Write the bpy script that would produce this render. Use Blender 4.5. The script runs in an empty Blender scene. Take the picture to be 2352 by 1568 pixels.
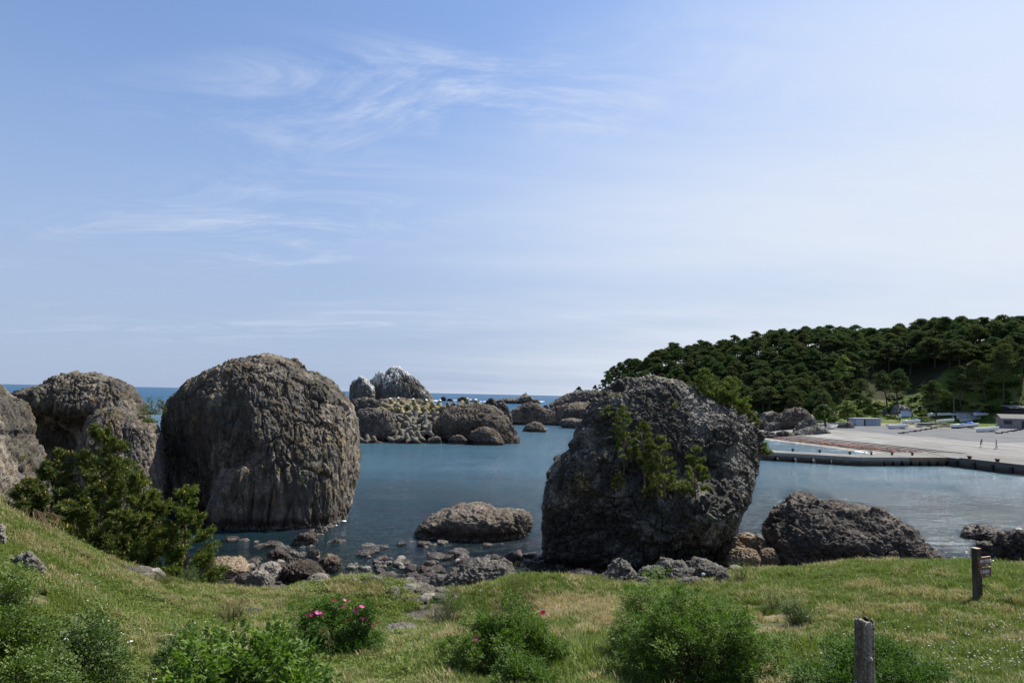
import bpy, math, random
import numpy as np
from mathutils import Vector, Matrix
random.seed(7)
RNG = np.random.default_rng(11)
SC = bpy.context.scene
COL = SC.collection
# ------------------------------------------------------------------ camera
FPX = 1568.0                      # focal length in units of a 2352-wide picture
CAMZ = 10.2
PITCH = math.atan(122.0 / FPX)
ROLL = 0.0209
CAM = np.array([0.0, 0.0, CAMZ])
_f = np.array([0, math.cos(PITCH), math.sin(PITCH)])
_u0 = np.array([0, -math.sin(PITCH), math.cos(PITCH)])
_r0 = np.array([1.0, 0, 0])
_r = math.cos(ROLL) * _r0 + math.sin(ROLL) * _u0
_u = -math.sin(ROLL) * _r0 + math.cos(ROLL) * _u0
cd = bpy.data.cameras.new('camera')
cam = bpy.data.objects.new('camera', cd); COL.objects.link(cam)
cd.sensor_width = 36; cd.lens = 24.0; cd.clip_start = 0.1; cd.clip_end = 200000
M = Matrix(((_r[0], _u[0], -_f[0], 0), (_r[1], _u[1], -_f[1], 0), (_r[2], _u[2], -_f[2], CAMZ), (0, 0, 0, 1)))
cam.matrix_world = M
SC.camera = cam

def ray(px, py):
    d = _r * ((px - 1176) / FPX) + _u * (-(py - 784) / FPX) + _f
    return d / d[1]
def P(px, py, z=None, y=None):
    d = ray(px, py)
    t = (z - CAMZ) / d[2] if y is None else y
    return CAM + d * t
def on_ground(px, py, h, y0=5.0, y1=600.0, step=0.5):
    d = ray(px, py); a = y0
    if h(d[0] * y0, d[1] * y0) >= CAMZ + d[2] * y0: return CAM + d * y0
    while a < y1:
        t = a + np.arange(1, 65) * step * max(1.0, a / 60.0); p = CAM[None] + d[None] * t[:, None]
        hitk = np.nonzero(p[:, 2] <= h(p[:, 0], p[:, 1]))[0]
        if len(hitk):
            k = hitk[0]; lo = t[k - 1] if k else a; hi = t[k]
            for _ in range(2):
                tt = np.linspace(lo, hi, 17); q = CAM[None] + d[None] * tt[:, None]; g = np.nonzero(q[:, 2] <= h(q[:, 0], q[:, 1]))[0]
                j = max(1, g[0]) if len(g) else 16
                lo, hi = tt[j - 1], tt[j]
            return CAM + d * hi
        a = t[-1]
    return CAM + d * y1

# ------------------------------------------------------------------ light
SUN_AZ = math.radians(55); SUN_EL = math.radians(54)
S = Vector((math.sin(SUN_AZ) * math.cos(SUN_EL), math.cos(SUN_AZ) * math.cos(SUN_EL), math.sin(SUN_EL)))
sl = bpy.data.lights.new('sun', 'SUN'); sl.energy = 5.0; sl.angle = math.radians(0.53); sl.color = (1.0, 0.955, 0.88)
so = bpy.data.objects.new('sun', sl); COL.objects.link(so)
so.rotation_euler = S.to_track_quat('Z', 'Y').to_euler()
SC.view_settings.view_transform = 'Standard'; SC.view_settings.look = 'None'
SC.view_settings.exposure = 0.78; SC.view_settings.gamma = 1.0; SC.view_settings.use_curve_mapping = False

class NT:
    """short-hand for node trees"""
    def __init__(s, tree): s.t = tree; s.n = tree.nodes; s.l = tree.links
    def new(s, typ, ins=None, **kw):
        n = s.n.new(typ)
        for k, v in kw.items(): setattr(n, k, v)
        for k, v in (ins or {}).items():
            sock = n.inputs[k]
            if isinstance(v, bpy.types.NodeSocket): s.l.new(v, sock)
            else: sock.default_value = v
        return n
    def math(s, op, a, b=0.0, c=0.0, clamp=False):
        n = s.new('ShaderNodeMath', {0: a, 1: b, 2: c}, operation=op); n.use_clamp = clamp; return n.outputs[0]
    def vmul(s, v, xyz): return s.new('ShaderNodeVectorMath', {0: v, 1: xyz}, operation='MULTIPLY').outputs[0]
    def noise(s, v, scale, detail=4, rough=0.55, dist=0.0):
        return s.new('ShaderNodeTexNoise', {'Vector': v, 'Scale': scale, 'Detail': detail, 'Roughness': rough, 'Distortion': dist}).outputs['Fac']
    def voro(s, v, scale, feature='F1', out='Distance'):
        return s.new('ShaderNodeTexVoronoi', {'Vector': v, 'Scale': scale}, feature=feature).outputs[out]
    def ss(s, x, a, b):
        return s.new('ShaderNodeMapRange', {'Value': x, 'From Min': a, 'From Max': b}, interpolation_type='SMOOTHSTEP').outputs[0]
    def mix(s, f, a, b, bt='MIX'):
        n = s.new('ShaderNodeMix', data_type='RGBA', blend_type=bt)
        for i, v in ((0, f), (6, a), (7, b)):
            if isinstance(v, bpy.types.NodeSocket): s.l.new(v, n.inputs[i])
            else: n.inputs[i].default_value = v if not isinstance(v, (tuple, list)) or len(v) == 4 else (*v, 1)
        return n.outputs[2]
    def bump(s, h, strength, dist, normal=None):
        i = {'Height': h, 'Strength': strength, 'Distance': dist}
        if normal is not None: i['Normal'] = normal
        return s.new('ShaderNodeBump', i).outputs[0]

w = bpy.data.worlds.new('World'); SC.world = w; w.use_nodes = True
nt = NT(w.node_tree); nt.n.clear()
sky = nt.new('ShaderNodeTexSky', sky_type='NISHITA', sun_disc=False, sun_elevation=SUN_EL, sun_rotation=SUN_AZ,
             altitude=10, air_density=1.0, dust_density=1.2, ozone_density=1.6)
tc = nt.new('ShaderNodeTexCoord').outputs['Generated']
sep = nt.new('ShaderNodeSeparateXYZ', {0: tc})
zc = nt.math('MAXIMUM', nt.math('ADD', sep.outputs[2], 0.10), 0.03)
pl = nt.new('ShaderNodeCombineXYZ', {0: nt.math('DIVIDE', sep.outputs[0], zc), 1: nt.math('DIVIDE', sep.outputs[1], zc), 2: 0.0}).outputs[0]
mp = nt.new('ShaderNodeMapping', {'Vector': pl, 'Rotation': (0, 0, math.radians(-36)), 'Scale': (0.5, 1.0, 1.0), 'Location': (5.08, 2.36, 0)}).outputs[0]
big = nt.ss(nt.noise(mp, 0.75, 3, 0.5, 0.3), 0.44, 0.66)
fib = nt.ss(nt.noise(mp, 2.6, 9, 0.70, 1.1), 0.40, 0.78)
wisp = nt.math("MULTIPLY", nt.math("MULTIPLY", big, fib), nt.ss(sep.outputs[2], 0.02, 0.14))
# thin veil of cirrostratus lying towards the sunward side
side = nt.new('ShaderNodeVectorMath', {0: tc, 1: (0.80, 0.55, -0.18)}, operation='DOT_PRODUCT').outputs['Value']
veil = nt.ss(nt.math('ADD', side, nt.math('MULTIPLY', nt.math('SUBTRACT', nt.noise(mp, 0.5, 5, 0.6, 0.4), 0.5), 0.7)), 0.24, 1.02)
veil = nt.math('MULTIPLY', veil, 0.95)
low = nt.math('MULTIPLY', nt.ss(sep.outputs[2], 0.50, 0.0), 0.90)
SKYS = 0.072
def srgb(*c): return tuple(((v / 255 + 0.055) / 1.055) ** 2.4 / 1.647 / SKYS for v in c) + (1,)
col = nt.mix(0.16, nt.mix(1.0, sky.outputs[0], (0.84, 1.05, 1.34, 1), 'MULTIPLY'), srgb(190, 208, 236))
col = nt.mix(low, col, srgb(170, 186, 214))
col = nt.mix(veil, col, srgb(226, 233, 243))
col = nt.mix(nt.math('MULTIPLY', wisp, 0.85), col, srgb(214, 224, 242))
bg = nt.new('ShaderNodeBackground', {'Color': col, 'Strength': SKYS})
wo = nt.new('ShaderNodeOutputWorld', {'Surface': bg.outputs[0]})

# ------------------------------------------------------------------ numpy noise
def _hash(ix, iy, iz, seed):
    h = (ix.astype(np.uint32) * np.uint32(374761393) + iy.astype(np.uint32) * np.uint32(668265263)
         + iz.astype(np.uint32) * np.uint32(2147483647) + np.uint32(seed * 974711 % 4294967295))
    h = (h ^ (h >> np.uint32(13))) * np.uint32(1274126177)
    h ^= h >> np.uint32(16)
    h = h * np.uint32(2246822519)
    return h ^ (h >> np.uint32(15))
K_ = np.float32(1 / 511.5)
def perlin(p, seed=0):
    p = np.asarray(p, np.float32); fl = np.floor(p); i = fl.astype(np.int32); f = p - fl
    u = f * f * f * (f * (f * 6 - 15) + 10)
    out = np.zeros(len(p), np.float32)
    for dx in (0, 1):
        for dy in (0, 1):
            for dz in (0, 1):
                h = _hash(i[:, 0] + dx, i[:, 1] + dy, i[:, 2] + dz, seed)
                gx = (h & np.uint32(1023)).astype(np.float32) * K_ - 1; gy = ((h >> np.uint32(10)) & np.uint32(1023)).astype(np.float32) * K_ - 1; gz = ((h >> np.uint32(20)) & np.uint32(1023)).astype(np.float32) * K_ - 1
                d = gx * (f[:, 0] - dx) + gy * (f[:, 1] - dy) + gz * (f[:, 2] - dz)
                wt = (u[:, 0] if dx else 1 - u[:, 0]) * (u[:, 1] if dy else 1 - u[:, 1]) * (u[:, 2] if dz else 1 - u[:, 2])
                out += wt * d
    return out
def fbm(p, oct=5, seed=0, gain=0.5, ridge=False):
    a, s, tot, n = 1.0, 1.0, 0.0, 0.0
    for k in range(oct):
        v = perlin(p * s + 17.3 * k, seed + k)
        if ridge: v = 0.5 - np.abs(v) * 1.6
        tot = tot + a * v; n += a; a *= gain; s *= 2.03
    return tot / n
def worley(p, seed=0):
    """distance to nearest and second nearest feature, a random number per cell, and the height of a randomly tilted chip face"""
    p = np.asarray(p, np.float32); i = np.floor(p).astype(np.int32); n_ = len(p); U = np.uint32; m10 = U(1023); s10 = np.float32(1 / 1023)
    f1 = np.full(n_, 81.0, np.float32); f2 = np.full(n_, 81.0, np.float32); hh = np.zeros(n_, np.uint32); q1 = np.zeros((n_, 3), np.float32)
    for dx in (-1, 0, 1):
        for dy in (-1, 0, 1):
            for dz in (-1, 0, 1):
                cx, cy, cz_ = i[:, 0] + dx, i[:, 1] + dy, i[:, 2] + dz
                h = _hash(cx, cy, cz_, seed)
                vx = p[:, 0] - (cx + (h & m10) * s10); vy = p[:, 1] - (cy + ((h >> U(10)) & m10) * s10); vz = p[:, 2] - (cz_ + ((h >> U(20)) & m10) * s10)
                d = (vx * vx + vy * vy + vz * vz).astype(np.float32)
                near = d < f1
                f2 = np.where(near, f1, np.minimum(f2, d)); f1 = np.where(near, d, f1); hh = np.where(near, h, hh)
                k = np.nonzero(near)[0]; q1[k, 0] = vx[k]; q1[k, 1] = vy[k]; q1[k, 2] = vz[k]
    cid = (hh % U(1000)).astype(np.float32) / 1000
    tilt = sum(q1[:, j] * (((hh >> U(sft)) & U(255)).astype(np.float32) / 127.5 - 1) for j, sft in enumerate((5, 13, 22)))
    return np.sqrt(f1), np.sqrt(f2), cid, tilt

# ------------------------------------------------------------------ mesh helpers
def mesh_np(name, V, F, mats=(), smooth=True, mi=None, attrs=None):
    """V (n,3) array, F (m,3|4) array or list of tuples"""
    me = bpy.data.meshes.new(name)
    V = np.asarray(V, dtype=np.float32)
    if isinstance(F, np.ndarray):
        k = F.shape[1]
        me.vertices.add(len(V)); me.vertices.foreach_set('co', V.ravel())
        me.loops.add(F.size); me.loops.foreach_set('vertex_index', F.astype(np.int32).ravel())
        me.polygons.add(len(F)); me.polygons.foreach_set('loop_start', np.arange(0, F.size, k, dtype=np.int32))
        me.polygons.foreach_set('loop_total', np.full(len(F), k, dtype=np.int32))
        me.update(calc_edges=True)
    else:
        me.from_pydata([tuple(map(float, v)) for v in V], [], F); me.update()
    for m in mats: me.materials.append(m)
    me.polygons.foreach_set('use_smooth', np.full(len(me.polygons), bool(smooth)))
    if mi is not None: me.polygons.foreach_set('material_index', np.asarray(mi, dtype=np.int32))
    for k, a in (attrs or {}).items():
        at = me.attributes.new(k, 'FLOAT', 'POINT'); at.data.foreach_set('value', np.asarray(a, dtype=np.float32))
    me.validate(clean_customdata=False)
    return me
def link(name, me, parent=None, loc=None, rot=None, scale=None):
    o = bpy.data.objects.new(name, me); COL.objects.link(o)
    if parent is not None: o.parent = parent
    if loc is not None: o.location = loc
    if rot is not None: o.rotation_euler = rot
    if scale is not None: o.scale = scale if not isinstance(scale, (int, float)) else (scale,) * 3
    return o
def tag(o, label=None, cat=None, group=None, kind=None):
    if label: o['label'] = label
    if cat: o['category'] = cat
    if group: o['group'] = group
    if kind: o['kind'] = kind
    return o
def empty(name, loc, rz=0.0):
    o = bpy.data.objects.new(name, None); COL.objects.link(o); o.location = loc; o.rotation_euler = (0, 0, rz); o.empty_display_size = 0.2
    return o
class MB:
    """collects simple solids into one mesh"""
    def __init__(s): s.v = []; s.f = []; s.m = []
    def add(s, vs, fs, mat=0):
        b = len(s.v); s.v += [tuple(v) for v in vs]; s.f += [tuple(b + i for i in f) for f in fs]; s.m += [mat] * len(fs)
    def box(s, c, d, mat=0, rz=0.0, R=None):
        vs = []
        for i in range(8):
            v = Vector(((i & 1) - .5, ((i >> 1) & 1) - .5, ((i >> 2) & 1) - .5)); v = Vector((v.x * d[0], v.y * d[1], v.z * d[2]))
            if R is not None: v = R @ v
            elif rz: v = Matrix.Rotation(rz, 3, 'Z') @ v
            vs.append(v + Vector(c))
        s.add(vs, [(0, 2, 3, 1), (4, 5, 7, 6), (0, 1, 5, 4), (2, 6, 7, 3), (0, 4, 6, 2), (1, 3, 7, 5)], mat)
    def tube(s, pts, rad, n=6, mat=0, cap=True):
        pts = [Vector(p) for p in pts]
        rad = rad if isinstance(rad, (list, tuple)) else [rad] * len(pts)
        vs = []; ref = Vector((0.13, 0.97, 0.21))
        for i, p in enumerate(pts):
            t = (pts[min(i + 1, len(pts) - 1)] - pts[max(i - 1, 0)])
            t = t.normalized() if t.length > 1e-9 else Vector((0, 0, 1))
            a = t.cross(ref); a = a.normalized() if a.length > 1e-3 else t.cross(Vector((1, 0, 0))).normalized(); b = t.cross(a)
            for k in range(n):
                g = 2 * math.pi * k / n; vs.append(p + (a * math.cos(g) + b * math.sin(g)) * rad[i])
        fs = [(i * n + k, i * n + (k + 1) % n, (i + 1) * n + (k + 1) % n, (i + 1) * n + k) for i in range(len(pts) - 1) for k in range(n)]
        if cap: fs += [tuple(range(n))[::-1], tuple((len(pts) - 1) * n + k for k in range(n))]
        s.add(vs, fs, mat)
    def lathe(s, prof, n=10, mat=0, c=(0, 0, 0)):
        vs = [(c[0] + r * math.cos(2 * math.pi * k / n), c[1] + r * math.sin(2 * math.pi * k / n), c[2] + z) for r, z in prof for k in range(n)]
        fs = [(i * n + k, i * n + (k + 1) % n, (i + 1) * n + (k + 1) % n, (i + 1) * n + k) for i in range(len(prof) - 1) for k in range(n)]
        fs += [tuple(range(n))[::-1], tuple((len(prof) - 1) * n + k for k in range(n))]
        s.add(vs, fs, mat)
    def mesh(s, name, mats, smooth=False): return mesh_np(name, s.v, s.f, mats, smooth, s.m)
    def build(s, name, mats, parent=None, smooth=False, **kw):
        return link(name, s.mesh(name, mats if isinstance(mats, (list, tuple)) else [mats], smooth), parent, **kw)
def copy_tree(o, parent=None):
    c = o.copy(); COL.objects.link(c)
    if parent is not None: c.parent = parent
    for ch in list(KIDS.get(o.name, [])): copy_tree(ch, c)
    return c
KIDS = {}
def grid_faces(nx, ny):
    i = np.arange(nx - 1)[None, :] + nx * np.arange(ny - 1)[:, None]
    return np.stack([i, i + 1, i + 1 + nx, i + nx], -1).reshape(-1, 4)
def tps(pts):
    """thin-plate spline through (x,y,z) points"""
    pts = np.array(pts, float); n = len(pts); X = pts[:, :2]
    def U(r2): return 0.5 * r2 * np.log(r2 + 1e-9)
    K = U(((X[:, None] - X[None]) ** 2).sum(-1)) + np.eye(n) * 0.5
    Pm = np.hstack([np.ones((n, 1)), X]); A = np.block([[K, Pm], [Pm.T, np.zeros((3, 3))]])
    sol = np.linalg.solve(A, np.concatenate([pts[:, 2], np.zeros(3)]))
    w_, a_ = sol[:n], sol[n:]
    def h(x, y):
        q = np.stack([np.atleast_1d(np.asarray(x, float)).ravel(), np.atleast_1d(np.asarray(y, float)).ravel()], 1)
        out = np.empty(len(q))
        for s in range(0, len(q), 20000):
            c = q[s:s + 20000]
            out[s:s + 20000] = U(((c[:, None] - X[None]) ** 2).sum(-1)) @ w_ + a_[0] + c @ a_[1:]
        return out.reshape(np.shape(x)) if np.ndim(x) else float(out[0])
    return h
# ------------------------------------------------------------------ materials
def mat_new(name):
    m = bpy.data.materials.new(name); m.use_nodes = True; m.node_tree.nodes.clear()
    return m, NT(m.node_tree)
def finish(n, color, rough=0.8, normal=None, spec=0.3, metal=0.0, extra=None):
    i = {'Base Color': color, 'Roughness': rough, 'Metallic': metal, 'Specular IOR Level': spec}
    if normal is not None: i['Normal'] = normal
    i.update(extra or {})
    b = n.new('ShaderNodeBsdfPrincipled', i)
    n.new('ShaderNodeOutputMaterial', {'Surface': b.outputs[0]})
    return b
def simple(name, c, rough=0.7, var=0.18, scale=6.0, spec=0.3, metal=0.0, bump=0.0, obj=True):
    m, n = mat_new(name)
    tcn = n.new('ShaderNodeTexCoord').outputs['Object']
    f = n.noise(tcn, scale, 5, 0.6)
    col = n.mix(n.ss(f, 0.3, 0.7), tuple(x * (1 - var) for x in c) + (1,), tuple(min(1, x * (1 + var)) for x in c) + (1,))
    finish(n, col, rough, n.bump(f, bump, 0.02) if bump else None, spec, metal)
    return m
def rock_mat(name, dark, mid, light, ochre=0.25, moss=0.15, scale=1.0, stretch=1.0, wet=True, white=0.0, bump=1.0, bd=0.12, streak=0.0):
    """weathered rock; wet and weed-covered just above the sea"""
    m, n = mat_new(name)
    g = n.new('ShaderNodeNewGeometry'); pos = g.outputs['Position']
    sp = n.new('ShaderNodeSeparateXYZ', {0: pos}); nz = n.new('ShaderNodeSeparateXYZ', {0: g.outputs['Normal']}).outputs[2]
    ps = n.vmul(pos, (1, 1, stretch))
    a = n.noise(ps, 0.55 * scale, 6, 0.65, 0.6); b = n.noise(ps, 2.6 * scale, 7, 0.7, 0.4)
    c = n.voro(n.new('ShaderNodeVectorMath', {0: n.vmul(pos, (1, 1, stretch * 1.2)), 1: n.new('ShaderNodeTexNoise', {'Vector': pos, 'Scale': 2.0 * scale, 'Detail': 3}).outputs['Color']}, operation='ADD').outputs[0], 2.6 * scale, 'F1'); fine = n.noise(pos, 11 * scale, 6, 0.75)
    col = n.mix(n.ss(b, 0.32, 0.70), (*dark, 1), (*mid, 1))  # low spots of the bump go dark: crevice shade put into the colour
    col = n.mix(n.math('MULTIPLY', n.ss(n.math('ADD', n.math('MULTIPLY', a, 0.55), n.math('MULTIPLY', fine, 0.45)), 0.48, 0.60), 0.85), col, (*light, 1))
    oc = n.ss(n.noise(ps, 1.1 * scale, 5, 0.7, 1.2), 0.60 - 0.12 * ochre, 0.74 - 0.1 * ochre)
    col = n.mix(n.math('MULTIPLY', oc, 0.8 * min(1, ochre * 1.6)), col, (0.20, 0.125, 0.052, 1))
    up = n.ss(nz, 0.25, 0.9)
    ms = n.math('MULTIPLY', n.math('MULTIPLY', up, n.ss(n.noise(pos, 1.3 * scale, 6, 0.7), 0.50, 0.66)), moss)
    col = n.mix(ms, col, (0.115, 0.125, 0.03, 1))
    if streak:
        st = n.ss(n.noise(n.vmul(pos, (1, 1, 0.10)), 1.1, 5, 0.6), 0.50, 0.68)
        col = n.mix(n.math('MULTIPLY', st, streak), col, (0.075, 0.075, 0.085, 1))
    if white:
        wn = n.noise(n.vmul(pos, (1, 1, 0.3)), 0.35, 6, 0.7)
        col = n.mix(n.math('MULTIPLY', n.ss(n.math('ADD', wn, n.math('MULTIPLY', n.ss(sp.outputs[2], 6.0, 24.0), white * 0.16)), 0.56, 0.70), 0.85), col, (0.62, 0.62, 0.60, 1))
    rough = 0.85
    if wet:
        zz = n.math('ADD', sp.outputs[2], n.math('MULTIPLY', n.math('SUBTRACT', n.noise(pos, 1.7, 4), 0.5), 0.9))
        band = n.ss(zz, 1.05, 0.50)
        weed = n.mix(n.ss(n.noise(pos, 5.0, 4), 0.42, 0.62), (0.018, 0.013, 0.011, 1), (0.048, 0.026, 0.017, 1))
        col = n.mix(n.math('MULTIPLY', band, 0.92), col, weed)
        barn = n.math('MULTIPLY', n.ss(zz, 0.34, 0.16), n.ss(n.noise(pos, 9.0, 4, 0.7), 0.47, 0.60))
        col = n.mix(n.math('MULTIPLY', barn, 0.85), col, (0.22, 0.215, 0.185, 1))
        rough = n.math('SUBTRACT', 0.85, n.math('MULTIPLY', band, 0.42))
    h = n.math('ADD', n.math('MULTIPLY', b, 1.0), n.math('ADD', n.math('MULTIPLY', c, 0.5), n.math('MULTIPLY', fine, 0.45)))
    nm = n.bump(h, bump, bd * 1.5)
    finish(n, col, rough, nm, 0.25)
    return m
ROCK_BROWN = rock_mat('brown_rock', (0.040, 0.036, 0.030), (0.118, 0.102, 0.080), (0.33, 0.285, 0.225), ochre=0.62, moss=0.35, scale=0.9, stretch=0.34, streak=0.62, bump=0.9, bd=0.20)
ROCK_GREY = rock_mat('grey_rock', (0.030, 0.028, 0.025), (0.102, 0.094, 0.081), (0.36, 0.335, 0.29), ochre=0.16, moss=0.45, scale=1.0, bump=1.0, bd=0.20)
ROCK_DARK = rock_mat('dark_rock', (0.038, 0.033, 0.030), (0.10, 0.086, 0.076), (0.21, 0.175, 0.145), ochre=0.3, moss=0.1, scale=1.2, bump=0.9, bd=0.14)
ROCK_TAN = rock_mat('tan_rock', (0.085, 0.062, 0.043), (0.20, 0.148, 0.098), (0.33, 0.26, 0.18), ochre=0.5, moss=0.05, scale=1.1, wet=False, bump=0.8, bd=0.10)
ROCK_FAR = rock_mat('far_rock', (0.055, 0.047, 0.042), (0.125, 0.105, 0.088), (0.22, 0.185, 0.15), ochre=0.6, moss=0.25, scale=0.45, bump=0.9, bd=0.45)
ROCK_WHITE = rock_mat('guano_rock', (0.06, 0.055, 0.048), (0.14, 0.125, 0.105), (0.24, 0.22, 0.18), ochre=0.3, moss=0.3, scale=0.3, stretch=0.3, white=1.0, wet=False, bump=0.9, bd=0.6)
ROCK_SHORE = rock_mat('shore_rock', (0.038, 0.034, 0.030), (0.098, 0.085, 0.071), (0.22, 0.195, 0.16), ochre=0.35, moss=0.15, scale=1.8, bump=0.9, bd=0.07)
# ------------------------------------------------------------------ rock builder
_cs_cache = {}
def cubesphere(n):
    if n in _cs_cache: return _cs_cache[n]
    t = np.tan(np.linspace(-math.pi / 4, math.pi / 4, n + 1)); a, b = np.meshgrid(t, t)
    a = a.ravel(); b = b.ravel(); o = np.ones_like(a)
    V = np.concatenate([np.stack(c, 1) for c in ((o, a, b), (-o, -a, b), (-a, o, b), (a, -o, b), (a, b, o), (-a, b, -o))])
    F = np.concatenate([grid_faces(n + 1, n + 1) + k * (n + 1) ** 2 for k in range(6)])
    V /= np.linalg.norm(V, axis=1)[:, None]
    key = np.round(V * 1e5).astype(np.int64)
    _, first, inv = np.unique(key, axis=0, return_index=True, return_inverse=True)
    inv = inv.ravel(); V = V[first]; F = inv[F]
    _cs_cache[n] = (V, F); return V, F
def vnormals(V, F):
    n = np.cross(V[F[:, 2]] - V[F[:, 0]], V[F[:, 3]] - V[F[:, 1]])
    out = np.zeros_like(V)
    for k in range(4):
        for c in range(3): out[:, c] += np.bincount(F[:, k], n[:, c], len(V))
    return out / (np.linalg.norm(out, axis=1)[:, None] + 1e-12)
def poly_radius(u, facets, p=10.0):
    t = (1 / 1.15) ** p
    for nx, ny, nz, d in facets:
        v = np.array([nx, ny, nz], float); v /= np.linalg.norm(v)
        t = t + (np.maximum(u @ v, 0) / d) ** p
    return t ** (-1 / p)
def rand_facets(seed, k=9, lo=0.72, hi=1.0):
    r = np.random.default_rng(seed); out = []
    for s in ((1, 0, 0), (-1, 0, 0), (0, 1, 0), (0, -1, 0), (0, 0, 1), (0, 0, -1)): out.append((*(np.array(s) + r.normal(0, .22, 3)), r.uniform(.85, 1.05)))
    for _ in range(k): out.append((*r.normal(0, 1, 3), r.uniform(lo, hi)))
    return out
def interp_rows(tab, x):
    tab = sorted(tab); t = np.array(tab, float)
    return [np.interp(x, t[:, 0], t[:, k]) for k in range(1, t.shape[1])]
def rock_body(center, dims, facets, n=80, seed=1, amp=0.1, freq=1.0, stretch=1.0, block=0.5, rows=None, cols=None, depth=None,
              base=-1.0, power=10.0, fine=1.0, crack=1.0, post=None, vcrack=0.0):
    """a convex body cut by planes, fitted to a traced outline at its own distance, then weathered"""
    U, F = cubesphere(n)
    V = U * poly_radius(U, facets, power)[:, None] * np.array(dims)[None, :] * 0.5 + np.array(center)[None, :]
    if rows is not None:      # (py, xl, xr): outline by height
        R = [(P(1176, py, y=depth)[2], P(xl, py, y=depth)[0], P(xr, py, y=depth)[0], P((xl + xr) / 2, py, y=depth)[2]) for py, xl, xr in rows]
        R = sorted([(r[3], r[1], r[2]) for r in R])
        z0, z1 = V[:, 2].min(), V[:, 2].max(); zt0, zt1 = min(base, R[0][0]), R[-1][0]
        V[:, 2] = zt0 + (V[:, 2] - z0) / (z1 - z0) * (zt1 - zt0)
        if R[0][0] > base: R = [(base, R[0][1], R[0][2])] + R
        T_ = np.array(sorted(rows), float)      # fit the seen outline: every height row between its traced edges
        for _ in range(2):
            d_ = V - CAM; fw = d_ @ _f; px = 1176 + FPX * (d_ @ _r) / fw; py = 784 - FPX * (d_ @ _u) / fw
            nb = 56; y0_, y1_ = py.min(), py.max(); bi = np.clip(((py - y0_) / (y1_ - y0_) * nb).astype(int), 0, nb - 1); yc_ = y0_ + (np.arange(nb) + .5) / nb * (y1_ - y0_)
            mn = np.array([px[bi == k_].min() if (bi == k_).any() else np.nan for k_ in range(nb)]); mx = np.array([px[bi == k_].max() if (bi == k_).any() else np.nan for k_ in range(nb)])
            ok = ~np.isnan(mn); a = np.interp(py, yc_[ok], mn[ok]); b = np.interp(py, yc_[ok], mx[ok])
            ta = np.interp(py, T_[:, 0], T_[:, 1]); tb = np.interp(py, T_[:, 0], T_[:, 2])
            npx = ta + (px - a) / np.maximum(b - a, 2.0) * (tb - ta)
            V[:, 0] += (npx - px) / FPX * fw / _r[0]
    if cols is not None:      # (px, py_top): outline by width
        C = []
        for px, py in cols:
            q = P(px, py, y=depth); C.append((q[0], q[2]))
        C = sorted(C); x0, x1 = V[:, 0].min(), V[:, 0].max()
        V[:, 0] = C[0][0] + (V[:, 0] - x0) / (x1 - x0) * (C[-1][0] - C[0][0])
        nb = 48; L = C[-1][0] - C[0][0]; bi = np.clip(((V[:, 0] - C[0][0]) / L * nb).astype(int), 0, nb - 1); xc = C[0][0] + (np.arange(nb) + .5) / nb * L
        mx = np.array([V[bi == k, 2].max() if (bi == k).any() else np.nan for k in range(nb)]); ok = ~np.isnan(mx)
        top = np.interp(V[:, 0], xc[ok], mx[ok]); tt, = interp_rows(C, V[:, 0]); zb = V[:, 2].min()
        V[:, 2] = base + (V[:, 2] - zb) / np.maximum(top - zb, .05) * (tt - base)
    if post is not None: V = post(V)
    sz = float(np.mean(dims)); N = vnormals(V, F)
    q = V * np.array([1, 1, stretch])
    k = freq * 6.0 / sz
    wq = np.stack([fbm(q * k * 0.6, 2, seed + 60 + j) for j in range(3)], 1)
    d = fbm(q * k * 0.35, 3, seed) * 1.2
    amp_k = 1.0
    for lv, sc in enumerate((0.62, 1.45, 3.1, 6.2) if n > 75 else (0.62, 1.45, 3.1) if n > 35 else (0.7, 1.8)):
        f1, f2, cid, tl = worley(q * k * sc + wq * sc * 0.4, seed + 3 + lv)
        mask = 0.55 + 0.9 * np.clip(fbm(q * k * 0.5, 1, seed + 40 + lv) + 0.3, 0, 1)
        d = d + block * amp_k * mask * (0.55 * (cid - 0.5) + 0.75 * tl)
        if lv < 2: d = d - crack * amp_k * 0.32 * np.exp(-((f2 - f1) / 0.07) ** 2) * mask
        amp_k *= 0.60
    d = d + fine * 0.5 * fbm(q * k * 3.0, 5, seed + 9, 0.62, ridge=True) + 0.4 * fbm(q * k * 1.1, 4, seed + 29, 0.5, ridge=True)
    if vcrack:
        zf = 0.22 if stretch < 0.6 else 0.6
        g = perlin(q * k * np.array([0.8, 0.8, 0.6 * zf]) + wq * 0.35, seed + 81); g2 = perlin(q * k * np.array([2.1, 2.1, 1.3 * zf]) + wq * 0.35, seed + 82); gm = np.clip(fbm(q * k * 0.4, 1, seed + 83) * 3 + 0.6, 0, 1)
        d = d - vcrack * gm * (0.75 * np.exp(-(g / 0.030) ** 2) + 0.35 * np.exp(-(g2 / 0.045) ** 2))
    V = V + N * (d * amp)[:, None]
    return V, F
def rock(name, label, center, dims, facets, mat, cat='boulder', group=None, **kw):
    V, F = rock_body(center, dims, facets, **kw)
    c = np.array(center, float); c[2] = 0
    o = link(name, mesh_np(name, V - c, F, [mat]), loc=tuple(c))
    return tag(o, label, cat, group)
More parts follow.
